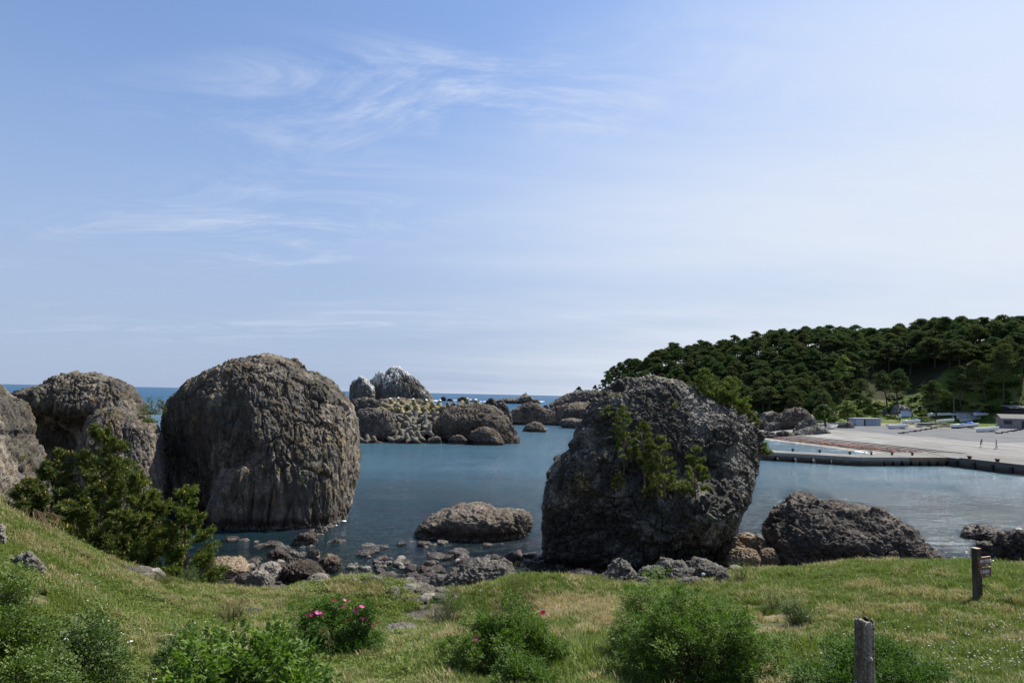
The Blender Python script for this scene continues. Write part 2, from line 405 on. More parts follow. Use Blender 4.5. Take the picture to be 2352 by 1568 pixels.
# ------------------------------------------------------------------ near shore terrain
ctl = []
def cz(px, py, z): ctl.append(tuple(P(px, py, z=z)))
def cw(x, y, z): ctl.append((x, y, z))
for a in [(1176,1568,5.4),(600,1568,5.3),(60,1568,5.8),(1700,1568,5.4),(2352,1568,5.7),(0,1180,6.0),(0,1300,6.2),(0,1430,6.1),(150,1240,4.8),
          (250,1297,3.8),(450,1350,2.4),(560,1362,2.0),(650,1364,1.9),(740,1352,2.0),(850,1330,2.2),(890,1400,1.55),(1000,1406,1.55),(1100,1410,1.7),(1200,1332,2.3),(1400,1375,2.6),
          (300,1420,4.1),(700,1500,4.1),(500,1450,3.8),(780,1512,4.1),(1176,1455,4.1),(1300,1410,3.1),(1500,1450,3.9),(1700,1335,2.8),(1560,1365,2.5),(1700,1450,4.2),
          (1900,1303,2.8),(2150,1303,3.0),(2352,1312,3.3),(2000,1400,4.4),(2248,1380,4.6),(2352,1450,5.0),(100,1340,5.3)]: cz(*a)
for a in [(-8,4,8.0),(8,4,7.7),(0,2,8.6),(-14,9,8.5),(14,8,6.8),(-24,14,9.5),(30,14,6.2),(30,24,4.2),(-20,21,7.0),(-26,30,6.0),(-34,40,3.0)]: cw(*a)
for a in [(850,1350,0.05),(1000,1372,.4),(1100,1312,.15),(1350,1332,.3),(1500,1335,.9),(1600,1315,.8),(1700,1290,.6),(640,1335,.15),(480,1305,.1),(900,1320,-.1)]: cz(*a)
for a in [(18,36.5,.8),(24,37,.6),(32,36,.6),(30,44,-.5),(20,44,-.3),(12,44,-.2),(3,44,-.3),(-6,43,-.35),(-14,42,-.4),(-20,38,-.6),(-20,46,-1.0),(-8,50,-1.3),(4,50,-1.2),
          (14,50,-1.4),(28,52,-2.2),(45,50,-2.5),(-30,52,-1),(0,62,-3.2),(20,64,-3.2),(-20,64,-3),(-45,64,-2),(45,66,-3.2),(0,80,-4),(-40,80,-4),(40,80,-4),(48,30,1.5),(44,38,.2)]: cw(*a)
for px, d, z in [(30,31,4.5),(100,33,2.2),(200,33,.6),(300,34,.1),(400,34,0),(150,36,.3),(60,36,1.5)]:
    q = P(px, 1200, y=d); cw(q[0], d, z)
_h0 = tps(ctl)
def h_near(x, y):
    sc = np.ndim(x) == 0
    X = np.atleast_1d(np.asarray(x, float)); Y = np.atleast_1d(np.asarray(y, float))
    z = _h0(X, Y)
    q = np.stack([X.ravel(), Y.ravel(), np.zeros(X.size)], 1)
    z = z + (fbm(q * 0.35, 4, 51) * 0.35 + fbm(q * 1.3, 3, 52) * 0.10).reshape(z.shape)
    return float(z[0]) if sc else z
xs = np.arange(-52, 52.01, 0.3); ys = np.arange(1.0, 82.01, 0.3)
X, Y = np.meshgrid(xs, ys); Z = h_near(X.ravel(), Y.ravel())
TV = np.stack([X.ravel(), Y.ravel(), Z], 1)
qz = TV.copy()
rk = np.clip((1.6 - TV[:, 2]) / 0.8, 0, 1)         # below the turf: rough rock shelf
f1, f2, cid, tl_ = worley(qz * np.array([.8, .8, .8]), 77)
TV[:, 2] += rk * (0.3 * tl_ + 0.35 * (cid - 0.5) * np.clip((f2 - f1) * 3, 0, 1) + 0.35 * fbm(qz * 1.0, 4, 78) - 0.15 * np.exp(-((f2 - f1) / .12) ** 2))
def _terrain_mat():
    m, n = mat_new('turf_soil')
    g = n.new('ShaderNodeNewGeometry'); pos = g.outputs['Position']; z = n.new('ShaderNodeSeparateXYZ', {0: pos}).outputs[2]
    a = n.noise(pos, 0.8, 6, 0.65, 0.5); b = n.noise(pos, 7, 6, 0.7)
    gr = n.mix(n.ss(b, .3, .7), (0.045, 0.055, 0.018, 1), (0.10, 0.105, 0.035, 1))
    dry = n.mix(n.ss(b, .3, .7), (0.13, 0.095, 0.055, 1), (0.27, 0.215, 0.13, 1))
    col = n.mix(n.ss(a, .46, .62), gr, dry)
    rk_ = n.mix(n.ss(b, .35, .65), (0.030, 0.026, 0.022, 1), (0.105, 0.092, 0.074, 1))
    rk_ = n.mix(n.ss(z, 0.25, -0.3), rk_, n.mix(n.ss(n.noise(pos, 1.6, 5, .7), .4, .62), (0.020, 0.020, 0.014, 1), (0.115, 0.105, 0.072, 1)))
    zz = n.math('ADD', z, n.math('MULTIPLY', n.math('SUBTRACT', a, .5), 1.2))
    col = n.mix(n.ss(zz, 1.55, 1.95), rk_, col)
    finish(n, col, 0.9, n.bump(n.math('ADD', b, n.noise(pos, 25, 3)), 0.8, 0.06), 0.15)
    return m
turf = link('ground', mesh_np('ground', TV, grid_faces(len(xs), len(ys)), [_terrain_mat()])); tag(turf, kind='structure')
# ------------------------------------------------------------------ sea
gx = np.concatenate([-np.geomspace(60000, 52, 26), np.arange(-50, 50.1, 0.5), np.geomspace(52, 60000, 26)])
gy = np.concatenate([[-3000, -300], np.arange(16, 82.1, 0.5), np.geomspace(84, 90000, 34)])
GX, GY = np.meshgrid(gx, gy); gxr, gyr = GX.ravel(), GY.ravel()
ground = np.full(gxr.shape, -9.0); ins = (np.abs(gxr) < 51) & (gyr > 15) & (gyr < 81)
ground[ins] = h_near(gxr[ins], gyr[ins])
clarity = np.exp(-np.maximum(-ground, 0) / 1.5) * ins
def _sea_mat():
    m, n = mat_new('sea_water')
    g = n.new('ShaderNodeNewGeometry'); pos = g.outputs['Position']
    cl_ = n.new('ShaderNodeAttribute', attribute_name='clarity').outputs['Fac']
    patch = n.noise(n.vmul(pos, (0.03, 0.012, 1)), 1.0, 4, 0.6)
    yy = n.new('ShaderNodeSeparateXYZ', {0: pos}).outputs[1]
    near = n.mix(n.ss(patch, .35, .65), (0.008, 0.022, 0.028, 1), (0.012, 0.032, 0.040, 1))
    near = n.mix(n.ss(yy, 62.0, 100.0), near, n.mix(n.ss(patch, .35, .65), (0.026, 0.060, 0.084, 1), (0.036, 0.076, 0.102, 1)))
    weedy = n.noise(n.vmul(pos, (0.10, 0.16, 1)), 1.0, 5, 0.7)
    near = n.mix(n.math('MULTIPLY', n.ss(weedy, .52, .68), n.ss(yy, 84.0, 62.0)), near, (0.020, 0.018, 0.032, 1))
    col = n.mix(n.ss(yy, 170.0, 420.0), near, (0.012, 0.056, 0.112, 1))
    w1 = n.noise(n.vmul(pos, (1.0, 1.7, 1)), 0.75, 3, 0.55, 0.4); w2 = n.noise(n.vmul(pos, (1.0, 1.5, 1)), 3.0, 3, 0.6, 0.3)
    w3 = n.noise(n.vmul(pos, (0.6, 1.6, 1)), 0.12, 3, 0.5)
    h = n.math('ADD', n.math('MULTIPLY', w1, 1.0), n.math('ADD', n.math('MULTIPLY', w2, 0.30), n.math('MULTIPLY', w3, 1.5)))
    gust = n.ss(n.noise(n.vmul(pos, (0.02, 0.05, 1)), 1.0, 3), .3, .7)
    nm = n.bump(h, n.math('ADD', 0.55, n.math('MULTIPLY', gust, 0.45)), 0.8)
    dif = n.new('ShaderNodeBsdfDiffuse', {'Color': col}); tr = n.new('ShaderNodeBsdfTransparent', {'Color': (0.50, 0.66, 0.60, 1)})
    body = n.new('ShaderNodeMixShader', {0: cl_, 1: dif.outputs[0], 2: tr.outputs[0]})
    gl = n.new('ShaderNodeBsdfGlossy', {'Color': (0.95, 0.97, 1, 1), 'Roughness': 0.09, 'Normal': nm})
    fr = n.new('ShaderNodeFresnel', {'IOR': 1.333, 'Normal': nm})
    # a ruffled sea never mirrors fully at grazing angles: the wave faces turned to the eye do not
    cap = n.math('MINIMUM', fr.outputs[0], n.math('SUBTRACT', 0.85, n.math('MULTIPLY', n.ss(yy, 140.0, 600.0), 0.57)))
    mx = n.new('ShaderNodeMixShader', {0: cap, 1: body.outputs[0], 2: gl.outputs[0]})
    n.new('ShaderNodeOutputMaterial', {'Surface': mx.outputs[0]})
    return m
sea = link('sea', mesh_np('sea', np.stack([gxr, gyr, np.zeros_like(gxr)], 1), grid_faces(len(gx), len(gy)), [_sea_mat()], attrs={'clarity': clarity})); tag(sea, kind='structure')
bed = MB(); bed.box((0, 40000, -9.5), (130000, 95000, 0.6)); tag(bed.build('seabed', simple('sand_bed', (0.12, 0.11, 0.08))), kind='structure')

# ------------------------------------------------------------------ the great rocks
def ctr(pxl, y): return P(pxl, 1000, y=y)[0]
LEFT_ROWS = [(815,580,628),(822,548,655),(832,516,684),(850,470,712),(868,441,748),(880,424,765),(896,404,780),(912,386,795),(935,374,812),(960,369,822),(1000,369,827),(1045,368,828),
             (1080,366,824),(1120,365,816),(1150,364,809),(1178,364,804)]
def left_post(V):
    # the seaward-left half is undercut below a slanting ridge; the sunny half bulges, with a foot jutting out low down
    x, y, z = V[:, 0].copy(), V[:, 1].copy(), V[:, 2].copy()
    rp = [(852,548),(880,566),(920,580),(960,592),(1000,604),(1035,622),(1060,600),(1085,545),(1110,520),(1150,505),(1200,498)]
    R_ = sorted([(P(px, py, y=53)[2], P(px, py, y=53)[0]) for py, px in rp]); t = np.array(R_)
    rx = np.interp(z, t[:, 0], t[:, 1]); zt = t[-1, 0]
    side_ = 1 / (1 + np.exp((x - rx + .5) * 3.0)); front = np.clip((60 - y) / 4, 0, 1)
    V[:, 1] += front * side_ * np.clip((zt - z) / zt, 0, 1) ** 0.7 * 2.9 * np.clip((x - ctr(375, 57)) / 2.5, 0, 1)
    V[:, 1] -= front * (1 - side_) * np.clip(1 - z / zt, 0, 1) * 1.3
    return V
rock('great_boulder', 'huge domed brown rock with vertical furrows standing in the cove', (ctr(600, 57), 57, 5.5), (17, 13, 14),
     [(.50, -.68, .52, .74), (-.72, -.66, -.16, .70), (.97, -.10, .10, .95), (-1, .1, 0, .95), (0, 1, 0, .95), (-.5, .1, .85, .86), (.55, 0, .83, .88), (0, -.38, .92, .90), (0, 0, -1, .9), (.15, -.95, -.05, .88), (-.35, -.5, .8, .87)],
     ROCK_BROWN, rows=LEFT_ROWS, depth=57, base=-1.5, n=185, seed=3, amp=0.50, freq=2.6, stretch=0.28, block=0.60, vcrack=0.9, power=14, post=left_post)
MID_ROWS = [(864.6,1463,1512),(870,1430,1536),(882,1403,1580),(893,1388,1602),(907,1370,1621),(931,1354,1667),(958,1340,1707),(981,1330,1733),(1004,1318,1742),(1030,1305,1743),(1053,1278,1742),
            (1083,1265,1741),(1122,1258,1733),(1149,1256,1720),(1182,1254,1704),(1221,1250,1684),(1251,1248,1667),(1284,1251,1648),(1300,1272,1600),(1318,1306,1540),(1327,1340,1440)]
def mid_post(V):
    x, y, z = V[:, 0], V[:, 1], V[:, 2]
    # a ledge at mid height where the pines stand, and a knob low on the sunward half
    zt = P(1500, 1130, y=37)[2]
    xl, xr = ctr(1380, 40), ctr(1650, 40)
    inx = 1 / (1 + np.exp(-(x - xl) * 1.6)) * 1 / (1 + np.exp((x - xr) * 1.6))
    shelf = np.exp(-((z - zt - 0.9) / 1.1) ** 2) * inx * (y < 42)
    V[:, 1] += shelf * 1.3
    V[:, 1] -= np.exp(-(((z - zt + 1.6) / 1.3) ** 2)) * np.exp(-(((x - ctr(1620, 39)) / 1.9) ** 2)) * (y < 42) * 1.1
    V[:, 1] -= np.exp(-(((z - P(1510, 1215, y=38)[2]) / .7) ** 2)) * np.exp(-(((x - ctr(1510, 39)) / 1.3) ** 2)) * (y < 42) * 0.9
    return V
rock('great_boulder', 'huge rounded dark grey rock with young pines growing on its ledges', (ctr(1495, 41.5), 41.5, 5.0), (12.5, 9.5, 12),
     [(-.40, -.76, -.50, .74), (.12, -.64, .76, .64), (.70, -.52, .52, .74), (1, 0, -.1, .95), (-1, 0, .1, .92), (0, 1, 0, .95), (-.6, 0, .8, .86), (.6, .1, .8, .88), (0, 0, -1, .95), (-.6, -.5, .55, .84), (.4, -.6, -.7, .84)],
     ROCK_GREY, rows=MID_ROWS, depth=41.5, base=-0.2, n=185, seed=12, amp=0.42, freq=2.6, stretch=0.9, block=0.72, vcrack=0.75, power=14, post=mid_post)
rock('boulder', 'long low dark humpbacked boulder with ochre lichen behind the grass edge', (ctr(1963, 41), 41, 1.5), (9.8, 6, 4.6),
     [(-.1, -.80, -.60, .80), (0, -.60, .80, .76), (.8, -.4, .4, .86), (1, 0, 0, .95), (-1, 0, 0, .95), (0, 1, 0, .95), (0, 0, -1, .9), (-.5, -.5, .7, .88), (.35, -.9, .1, .86)],
     ROCK_DARK, cols=[(1769,1240),(1774,1212),(1780,1197),(1800,1175),(1818,1161),(1848,1146),(1883,1146),(1907,1157),(1950,1163),(1990,1169),(2025,1172),(2049,1180),(2071,1200),(2100,1217),(2124,1230),(2146,1250),(2157,1275)],
     depth=41, base=-0.3, n=110, seed=21, amp=0.34, freq=1.7, stretch=1.0, block=1.0, power=8)
rock('boulder', 'low brown rock island ringed with dark red weed in the middle of the cove', (ctr(1091, 50), 50.2, .3), (8.3, 4.4, 2.4),
     rand_facets(5, 8), rock_mat('cove_rock', (0.075, 0.062, 0.050), (0.165, 0.138, 0.110), (0.29, 0.25, 0.20), ochre=0.12, moss=0.0, scale=1.4, bump=1.0, bd=0.12),
     cols=[(953,1218),(966,1205),(985,1192),(1010,1180),(1030,1170),(1050,1161),(1075,1163),(1095,1160),(1110,1161),(1140,1171),(1170,1172),(1200,1173),(1215,1180),(1226,1198)],
     depth=50, base=-0.7, n=84, seed=6, amp=0.20, freq=1.8, stretch=1.0, block=1.0, power=8)
# rocks of the western cliff
rock('cliff_rock', 'grey brown cliff rock cut by the picture edge above the pine', (ctr(5, 33), 35, 4.0), (8, 8, 9),
     [(.8, -.4, .3, .85), (.2, -.8, .5, .88), (0, -1, 0, .92), (1, 0, 0, .95), (-1, 0, 0, 1), (0, 1, 0, 1), (0, 0, 1, .95), (.5, 0, .8, .88)],
     ROCK_BROWN, 'rock', rows=[(876,-210,-30),(882,-190,0),(895,-175,12),(910,-170,23),(930,-170,58),(957,-170,67),(980,-170,80),(998,-170,76),(1024,-170,88),(1056,-170,98),(1100,-170,108),(1150,-170,112),(1190,-170,116),(1240,-170,125)],
     depth=34, base=0.5, n=110, seed=31, amp=0.34, freq=2.2, stretch=0.45, block=0.7, vcrack=0.7)
def dome_post(V):
    # hollow in the lower front of the dome, dark under its own brow
    x, y, z = V[:, 0].copy(), V[:, 1].copy(), V[:, 2].copy(); zt = P(120, 965, y=54)[2]
    w_ = 1 / (1 + np.exp((x - ctr(185, 54)) * 1.6)) * np.clip((58 - y) / 3, 0, 1)
    V[:, 1] += w_ * 4.5 / (1 + np.exp((z - zt) * 2.2)); return V
rock('cliff_rock', 'broad rounded rock dome between the cliff and the furrowed great rock', (ctr(190, 58), 59, 4.5), (13, 10, 12),
     [(.25, -.75, .55, .86), (-.6, -.75, -.05, .78), (1, 0, 0, .95), (-1, 0, 0, .95), (0, 1, 0, .95), (0, 0, 1, .95), (-.4, -.1, .9, .86)],
     ROCK_BROWN, 'rock', post=dome_post, rows=[(856,150,222),(862,139,240),(870,122,272),(880,100,292),(889,82,305),(906,29,320),(930,22,335),(950,22,341),(975,22,345),(1010,24,346),(1060,24,348),(1150,30,350)],
     depth=58, base=-1, n=120, seed=33, amp=0.42, freq=2.2, stretch=0.4, block=0.7, vcrack=0.8)
rock('cliff_rock', 'square shouldered rock with grass on its flat top beside the dark cleft', (ctr(285, 51), 52, 3.0), (8, 7.5, 9),
     [(.4, -.85, .25, .84), (-.75, -.6, .1, .78), (1, 0, 0, .92), (-1, 0, 0, .95), (0, 1, 0, .95), (0, 0, 1, .86), (.6, 0, .8, .9)],
     ROCK_BROWN, 'rock', rows=[(941,232,285),(948,218,312),(963,205,338),(980,196,362),(1001,190,372),(1039,180,378),(1083,172,381),(1127,168,382),(1170,165,381),(1185,165,380)],
     depth=52, base=-1, n=110, seed=35, amp=0.36, freq=2.0, stretch=0.35, block=0.7, vcrack=0.8)
# ------------------------------------------------------------------ shore stones, one by one
def stone_at(x0, x1, yt, yb, label, mat=None, seed=1, z=0.0, n=30, name='shore_rock', dep=0.85, amp=0.10, hk=0.88, sink=0.35, group=None, facets=None, cols=None, cat='rock', freq=1.5, stretch=1.0):
    q = P((x0 + x1) / 2, yb, z=z); d = q[1]
    w_ = (x1 - x0) / FPX * d; h = (yb - yt) / FPX * d * hk; dp = w_ * dep
    cy = d + dp * 0.45
    kw = dict(n=n, seed=seed, amp=amp * (w_ * 0.5 + h * .5), freq=freq, stretch=stretch, block=1.0, power=12)
    if cols is not None:
        V, F = rock_body((P((x0 + x1) / 2, yb, y=cy)[0], cy, z + h / 2), (w_, dp, h), facets or rand_facets(seed, 7), cols=cols, depth=cy, base=z - sink, **kw)
    else:
        V, F = rock_body((q[0] * cy / d, cy, z + h / 2 - sink / 2), (w_, dp, h + sink), facets or rand_facets(seed, 7), **kw)
    c = np.array([q[0], cy, z])
    o = link(name, mesh_np(name, V - c, F, [mat or ROCK_SHORE]), loc=tuple(c))
    return tag(o, label, cat, group)
WEEDY = rock_mat('weedy_rock', (0.024, 0.017, 0.014), (0.056, 0.041, 0.031), (0.16, 0.138, 0.11), ochre=0.3, moss=0.0, scale=2.2, bump=1.0, bd=0.06)
PALE = rock_mat('pale_rock', (0.10, 0.09, 0.078), (0.19, 0.17, 0.145), (0.31, 0.28, 0.24), ochre=0.15, moss=0.1, scale=1.6, bump=0.8, bd=0.05, wet=False)
GREY2 = rock_mat('slab_rock', (0.055, 0.051, 0.045), (0.125, 0.115, 0.100), (0.22, 0.205, 0.18), ochre=0.10, moss=0.25, scale=1.7, bump=0.9, bd=0.08, wet=False)
stone_at(456,563,1280,1322,'flat tan slab by the low shrub at the edge of the cove',ROCK_TAN,201,0.25,44,cols=[(456,1306),(462,1297),(475,1288),(500,1283),(530,1284),(550,1288),(560,1297),(565,1310)])
stone_at(675,727,1224,1252,'red brown weedy rock in the shallows, larger of the two outermost',WEEDY,202)
stone_at(724,752,1208,1225,'small pointed dark rock farthest out in the shallows',WEEDY,203)
stone_at(607,654,1246,1259,'low flat weedy rock awash in the shaded shallows',WEEDY,204)
stone_at(612,667,1267,1293,'ragged weed-draped rock between the tan slab and the wave-washed stones',WEEDY,205)
stone_at(707,735,1262,1281,'small jagged weedy rock alone in the shallows',WEEDY,206)
stone_at(662,695,1282,1306,'dark rounded rock behind the big brown shore rock',WEEDY,207)
stone_at(690,722,1284,1306,'black wet rock beside the ochre topped one',WEEDY,208)
stone_at(722,781,1279,1312,'ochre topped rock at the outer edge of the shore rocks',rock_mat('ochre_rock', (0.06, 0.05, 0.04), (0.15, 0.115, 0.075), (0.28, 0.23, 0.16), ochre=0.8, moss=0, scale=2, bump=.9, bd=.06),209)
stone_at(638,733,1298,1345,'big dark brown weed covered shore rock below the grass spur',WEEDY,210,0.05,44)
stone_at(563,618,1314,1358,'pale grey twin humped rock at the foot of the grass',PALE,211,0.25,40)
stone_at(588,640,1294,1318,'whitish grey broken rock behind the pale twin humped one',PALE,212,0.0)
stone_at(700,752,1322,1346,'flat grey brown rock beside the grass spur',PALE,213,0.15)
stone_at(1012,1184,1288,1372,'large grey wave-worn slab with pitted surface at the water edge',GREY2,214,0.25,70,dep=.8,cols=[(1010,1362),(1025,1330),(1045,1308),(1065,1297),(1100,1290),(1140,1291),(1160,1296),(1178,1312),(1186,1340),(1188,1365)],amp=.09)
stone_at(1158,1205,1273,1301,'weed hung rock just beyond the large pitted slab',WEEDY,215)
stone_at(1213,1258,1292,1314,'rounded dark wet rock under the great dark rock',ROCK_SHORE,216)
stone_at(1258,1285,1299,1314,'small whitish wet rock beside the rounded dark one',WEEDY,217)
stone_at(946,1001,1303,1324,'low grey rock at the edge of the rippled shallows',ROCK_SHORE,218)
stone_at(996,1022,1300,1316,'knobby dark rock against the pitted slab',WEEDY,219)
stone_at(915,962,1330,1352,'split grey rock in the row under the pitted slab',GREY2,220,0.35)
stone_at(925,985,1342,1368,'angular grey rock with a dark crack beside the grass spur',GREY2,221,0.5)
stone_at(955,1012,1352,1384,'broad grey ledge rock next to the low green shrub',GREY2,222,0.8,36)
stone_at(892,940,1356,1382,'dark shaded rock under the cut edge of the turf',ROCK_SHORE,223,0.8)
stone_at(1090,1190,1362,1410,'sunken grey rock between shrub and dry grass',GREY2,224,1.3,36)
stone_at(1290,1372,1316,1350,'low brown grey rock at the foot of the great dark rock',GREY2,225,0.9,36)
stone_at(1362,1472,1286,1378,'pointed grey rock standing in front of the great dark rock',GREY2,226,1.5,60,cols=[(1362,1362),(1372,1340),(1385,1325),(1400,1312),(1412,1296),(1422,1287),(1434,1288),(1446,1302),(1458,1318),(1466,1335),(1472,1352),(1478,1370)],dep=.75,amp=.09)
for i, (a, b, c_, d_, zz) in enumerate([(1468,1530,1318,1352,1.5),(1500,1572,1300,1338,1.3),(1540,1606,1322,1356,1.7),(1575,1640,1296,1330,1.3),(1600,1672,1316,1352,1.9),(1640,1680,1330,1372,2.2),(1560,1625,1340,1372,2.1),(1455,1505,1338,1368,1.8)]):
    stone_at(a,b,c_,d_,['dark cracked shelf rock nearest the pointed grey rock','grey shelf rock under the middle of the great dark rock','flat shelf rock with a pale chip lying on it','layered shelf rock at the sunward foot of the great dark rock','dark shelf rock bordering the turf','brown shelf rock crowned with dry grass','low shelf rock just above the big rose bush','dark shelf rock behind the tip of the rose bush'][i],GREY2,230+i,zz,40,dep=.9,hk=1.25,group='rock shelf at the foot of the great dark rock')
stone_at(1648,1710,1232,1296,'rust tan rounded slab between the two dark boulders',ROCK_TAN,241,0.7,44)
stone_at(1690,1775,1229,1292,'tan slab split by slanting cracks beside the humpbacked boulder',ROCK_TAN,242,0.7,50)
stone_at(1745,1792,1262,1298,'small tan slab tucked against the humpbacked boulder',ROCK_TAN,243,0.9,36)
stone_at(1665,1740,1262,1300,'broad low tan slab just above the turf edge',ROCK_TAN,244,0.9,40)
stone_at(2212,2326,1209,1243,'flat topped brown rock with ochre crust lying in the bay',ROCK_SHORE,245,0.0,44,cols=[(2212,1232),(2216,1222),(2230,1213),(2260,1210),(2290,1213),(2308,1222),(2324,1232)])
stone_at(2252,2318,1246,1276,'low dark rock behind the signpost at the water edge',ROCK_SHORE,246,0.1,36)
stone_at(2300,2420,1226,1304,'jagged dark rock at the picture edge beyond the signpost',ROCK_DARK,247,0.3,60,amp=.16)
stone_at(22,100,1236,1350,'grey outcrop breaking through the turf of the bank, upper one',PALE,251,5.3,44,dep=.5,hk=.62)
stone_at(-30,54,1316,1412,'grey brown outcrop on the bank above the leafy bushes',PALE,252,5.9,44,dep=.5,hk=.62)
stone_at(-25,16,1196,1240,'small outcrop at the top of the grassy bank',PALE,253,5.9,30,dep=.6,hk=.7)
stone_at(2350-100,2290,1291,1300,'thin rusty stone at the water edge by the signpost',ROCK_TAN,254,0.5,20)
for i,(a,b,c_,d_,zz) in enumerate([(905,975,1368,1394,1.0),(968,1040,1376,1402,1.2),(880,925,1352,1372,.7),(1030,1095,1372,1400,1.3),(985,1030,1322,1344,.3),(850,900,1345,1362,.5),(740,800,1335,1356,.7),(800,850,1338,1352,.6)]):
    stone_at(a,b,c_,d_,['grey slab lying against the cut edge of the turf','long grey slab just above the low green shrub','small square rock under the turf edge','flat grey rock between the two shrubs','cracked grey rock beside the pitted slab','low stone in the notch below the grass spur','brown stone under the grass spur','dark stone at the tip of the grass spur'][i],GREY2 if i<6 else ROCK_SHORE,270+i,zz,36,dep=.9)
for i,(a,b,c_,d_) in enumerate([(885,960,1442,1456),(1090,1135,1434,1448),(560,600,1398,1410),(2010,2050,1400,1412)]):
    g_ = on_ground((a+b)/2, d_, h_near)
    stone_at(a,b,c_,d_,['flat dark stone sunk in the turf above the near rose bush','flat grey stone sunk in dry turf','small stone in the turf below the tan slab','dark stone in the turf beyond the weathered post'][i],GREY2,260+i,g_[2],20,name='turf_stone',sink=.2,cat='stone')
# loose small stones along the water line: alike, and only a few pixels each
vars_ = []
for k in range(8):
    V, F = rock_body((0,0,0),(1,0.85,0.7),rand_facets(300+k,8),n=9,seed=300+k,amp=0.07,freq=1.2,block=1.0,power=12)
    vars_.append((mesh_np('loose_stone', V, F, [ROCK_SHORE]), mesh_np('loose_stone', V, F, [WEEDY]), mesh_np('loose_stone', V, F, [PALE])))
rr = random.Random(5); k = 0
zones = [(520,800,1215,1268,26),(820,1230,1250,1292,26),(560,780,1262,1350,46),(800,1015,1288,1345,52),(900,1020,1330,1384,26),(1150,1290,1280,1322,22),(1020,1180,1276,1296,10),(1600,1700,1290,1310,8),(250,460,1312,1338,22)]
ZN = ['awash in the dark shallows under the furrowed great rock','awash in the open shallows before the low rock island','between the tan slab and the ochre topped rock','in the rippled gap between the grass spur and the pitted slab','under the cut turf edge by the split grey rocks','between the pitted slab and the great dark rock','just beyond the pitted slab','between the shelf rocks and the tan slabs','along the foot of the bank under the young pines']
for zi,(x0,x1,y0_,y1_,cnt) in enumerate(zones):
    for _ in range(cnt):
        px = rr.uniform(x0,x1); py = rr.uniform(y0_,y1_); q = on_ground(px,py,h_near,25)
        wet = q[2] < 0.15; s_ = rr.uniform(.28,.75) ** 1.1 * 1.45 * (1.15 if wet else 1)
        if wet: q = P(px,py,z=rr.uniform(-.05,.08) if py > 1268 or rr.random() < .25 else rr.uniform(-.35,-.12))
        me = vars_[k % 8][1 if (wet and rr.random() < .6) or py < 1280 else (2 if rr.random() < .3 else 0)]
        _ = [0, 0, 0][0 if wet and rr.random() < .6 else (2 if rr.random() < .3 else 0)]
        o = link('loose_stone', me, loc=(q[0],q[1],q[2]+s_*.06), rot=(rr.uniform(-.3,.3),rr.uniform(-.3,.3),rr.uniform(0,6.28)), scale=(s_,s_*rr.uniform(.7,1),s_*rr.uniform(.5,.9)))
        tag(o, ('wet loose stone ' if wet else 'dry loose stone ') + ZN[zi], 'stone', 'loose stones along the shore'); k += 1
# ------------------------------------------------------------------ rocks across the cove
def far_rock(cols, yb, label, mat=None, seed=1, z=0.0, n=56, dep=0.6, amp=0.35, freq=1.6, stretch=0.9, depth=None, cat='rock', name='sea_rock', block=1.0, facets=None, group=None):
    x0, x1 = cols[0][0], cols[-1][0]; q = P((x0+x1)/2, yb, z=z); d = depth or q[1]
    w_ = (x1-x0)/FPX*d; dp = w_*dep; cy = d + dp*.42; h = P(0,min(c[1] for c in cols),y=cy)[2]
    V, F = rock_body((0,cy,h/2),(w_,dp,h+1),facets or rand_facets(seed,7),cols=cols,depth=cy,base=z-1.0,n=n,seed=seed,amp=amp,freq=freq,stretch=stretch,block=block,power=10)
    c = np.array([P((x0+x1)/2,yb,y=cy)[0],cy,0]); o = link(name, mesh_np(name, V-c, F, [mat or ROCK_FAR]), loc=tuple(c))
    return tag(o, label, cat, group)
far_rock([(820,945),(826,940),(850,939),(880,941),(898,946),(905,962),(908,990),(909,1008)],1015,'dark square block rock beside the heap of concrete tetrapods',ROCK_DARK,401,amp=.45)
far_rock([(806,925),(815,916),(830,914),(850,915),(870,922),(880,930)],945,'low dark rock behind the square block rock',ROCK_DARK,402,depth=152,amp=.45)
far_rock([(850,922),(880,916),(910,914),(930,914),(955,917),(980,925),(990,932)],940,'flat brown rock ledge under the white streaked sea stack',ROCK_FAR,403,depth=160,amp=.45)
ARCH = [(985,985),(992,972),(1007,957),(1019,943),(1044,934),(1065,930),(1080,931),(1100,930),(1122,931),(1141,938),(1150,946),(1156,953),(1166,963),(1174,975),(1183,988),(1189,1004),(1192,1017)]
def far2(V): return V
far_rock(ARCH,1018,'long brown rock hump with ochre crown sheltering a small cave',ROCK_FAR,404,n=110,amp=.55,freq=2.2,dep=.5,
         facets=[(-.2,-.9,-.30,.80),(.1,-.5,.85,.80),(.8,-.5,.2,.86),(1,0,0,.95),(-1,0,0,.95),(0,1,0,.95),(0,0,-1,.95),(-.5,-.3,.8,.88)])
far_rock([(1078,1008),(1082,992),(1092,986),(1110,981),(1130,983),(1142,992),(1152,1006),(1158,1016)],1020,'rounded boulder resting against the long brown rock hump',ROCK_FAR,405,n=60,amp=.28,depth=138)
far_rock([(1028,1014),(1036,1004),(1050,998),(1064,1002),(1075,1012)],1018,'small brown rock at the foot of the long brown hump',ROCK_FAR,406,n=36,amp=.2,depth=139)
far_rock([(975,1016),(985,1008),(1002,1002),(1012,1004),(1014,1014)],1018,'dark low rock between the tetrapods and the long brown hump',ROCK_DARK,407,n=36,amp=.2,depth=139)
far_rock([(1134,940),(1141,928),(1150,924),(1160,927),(1168,938),(1172,950),(1176,964)],970,'dark rock showing behind the end of the long brown hump',ROCK_DARK,408,n=50,depth=175,amp=.4)
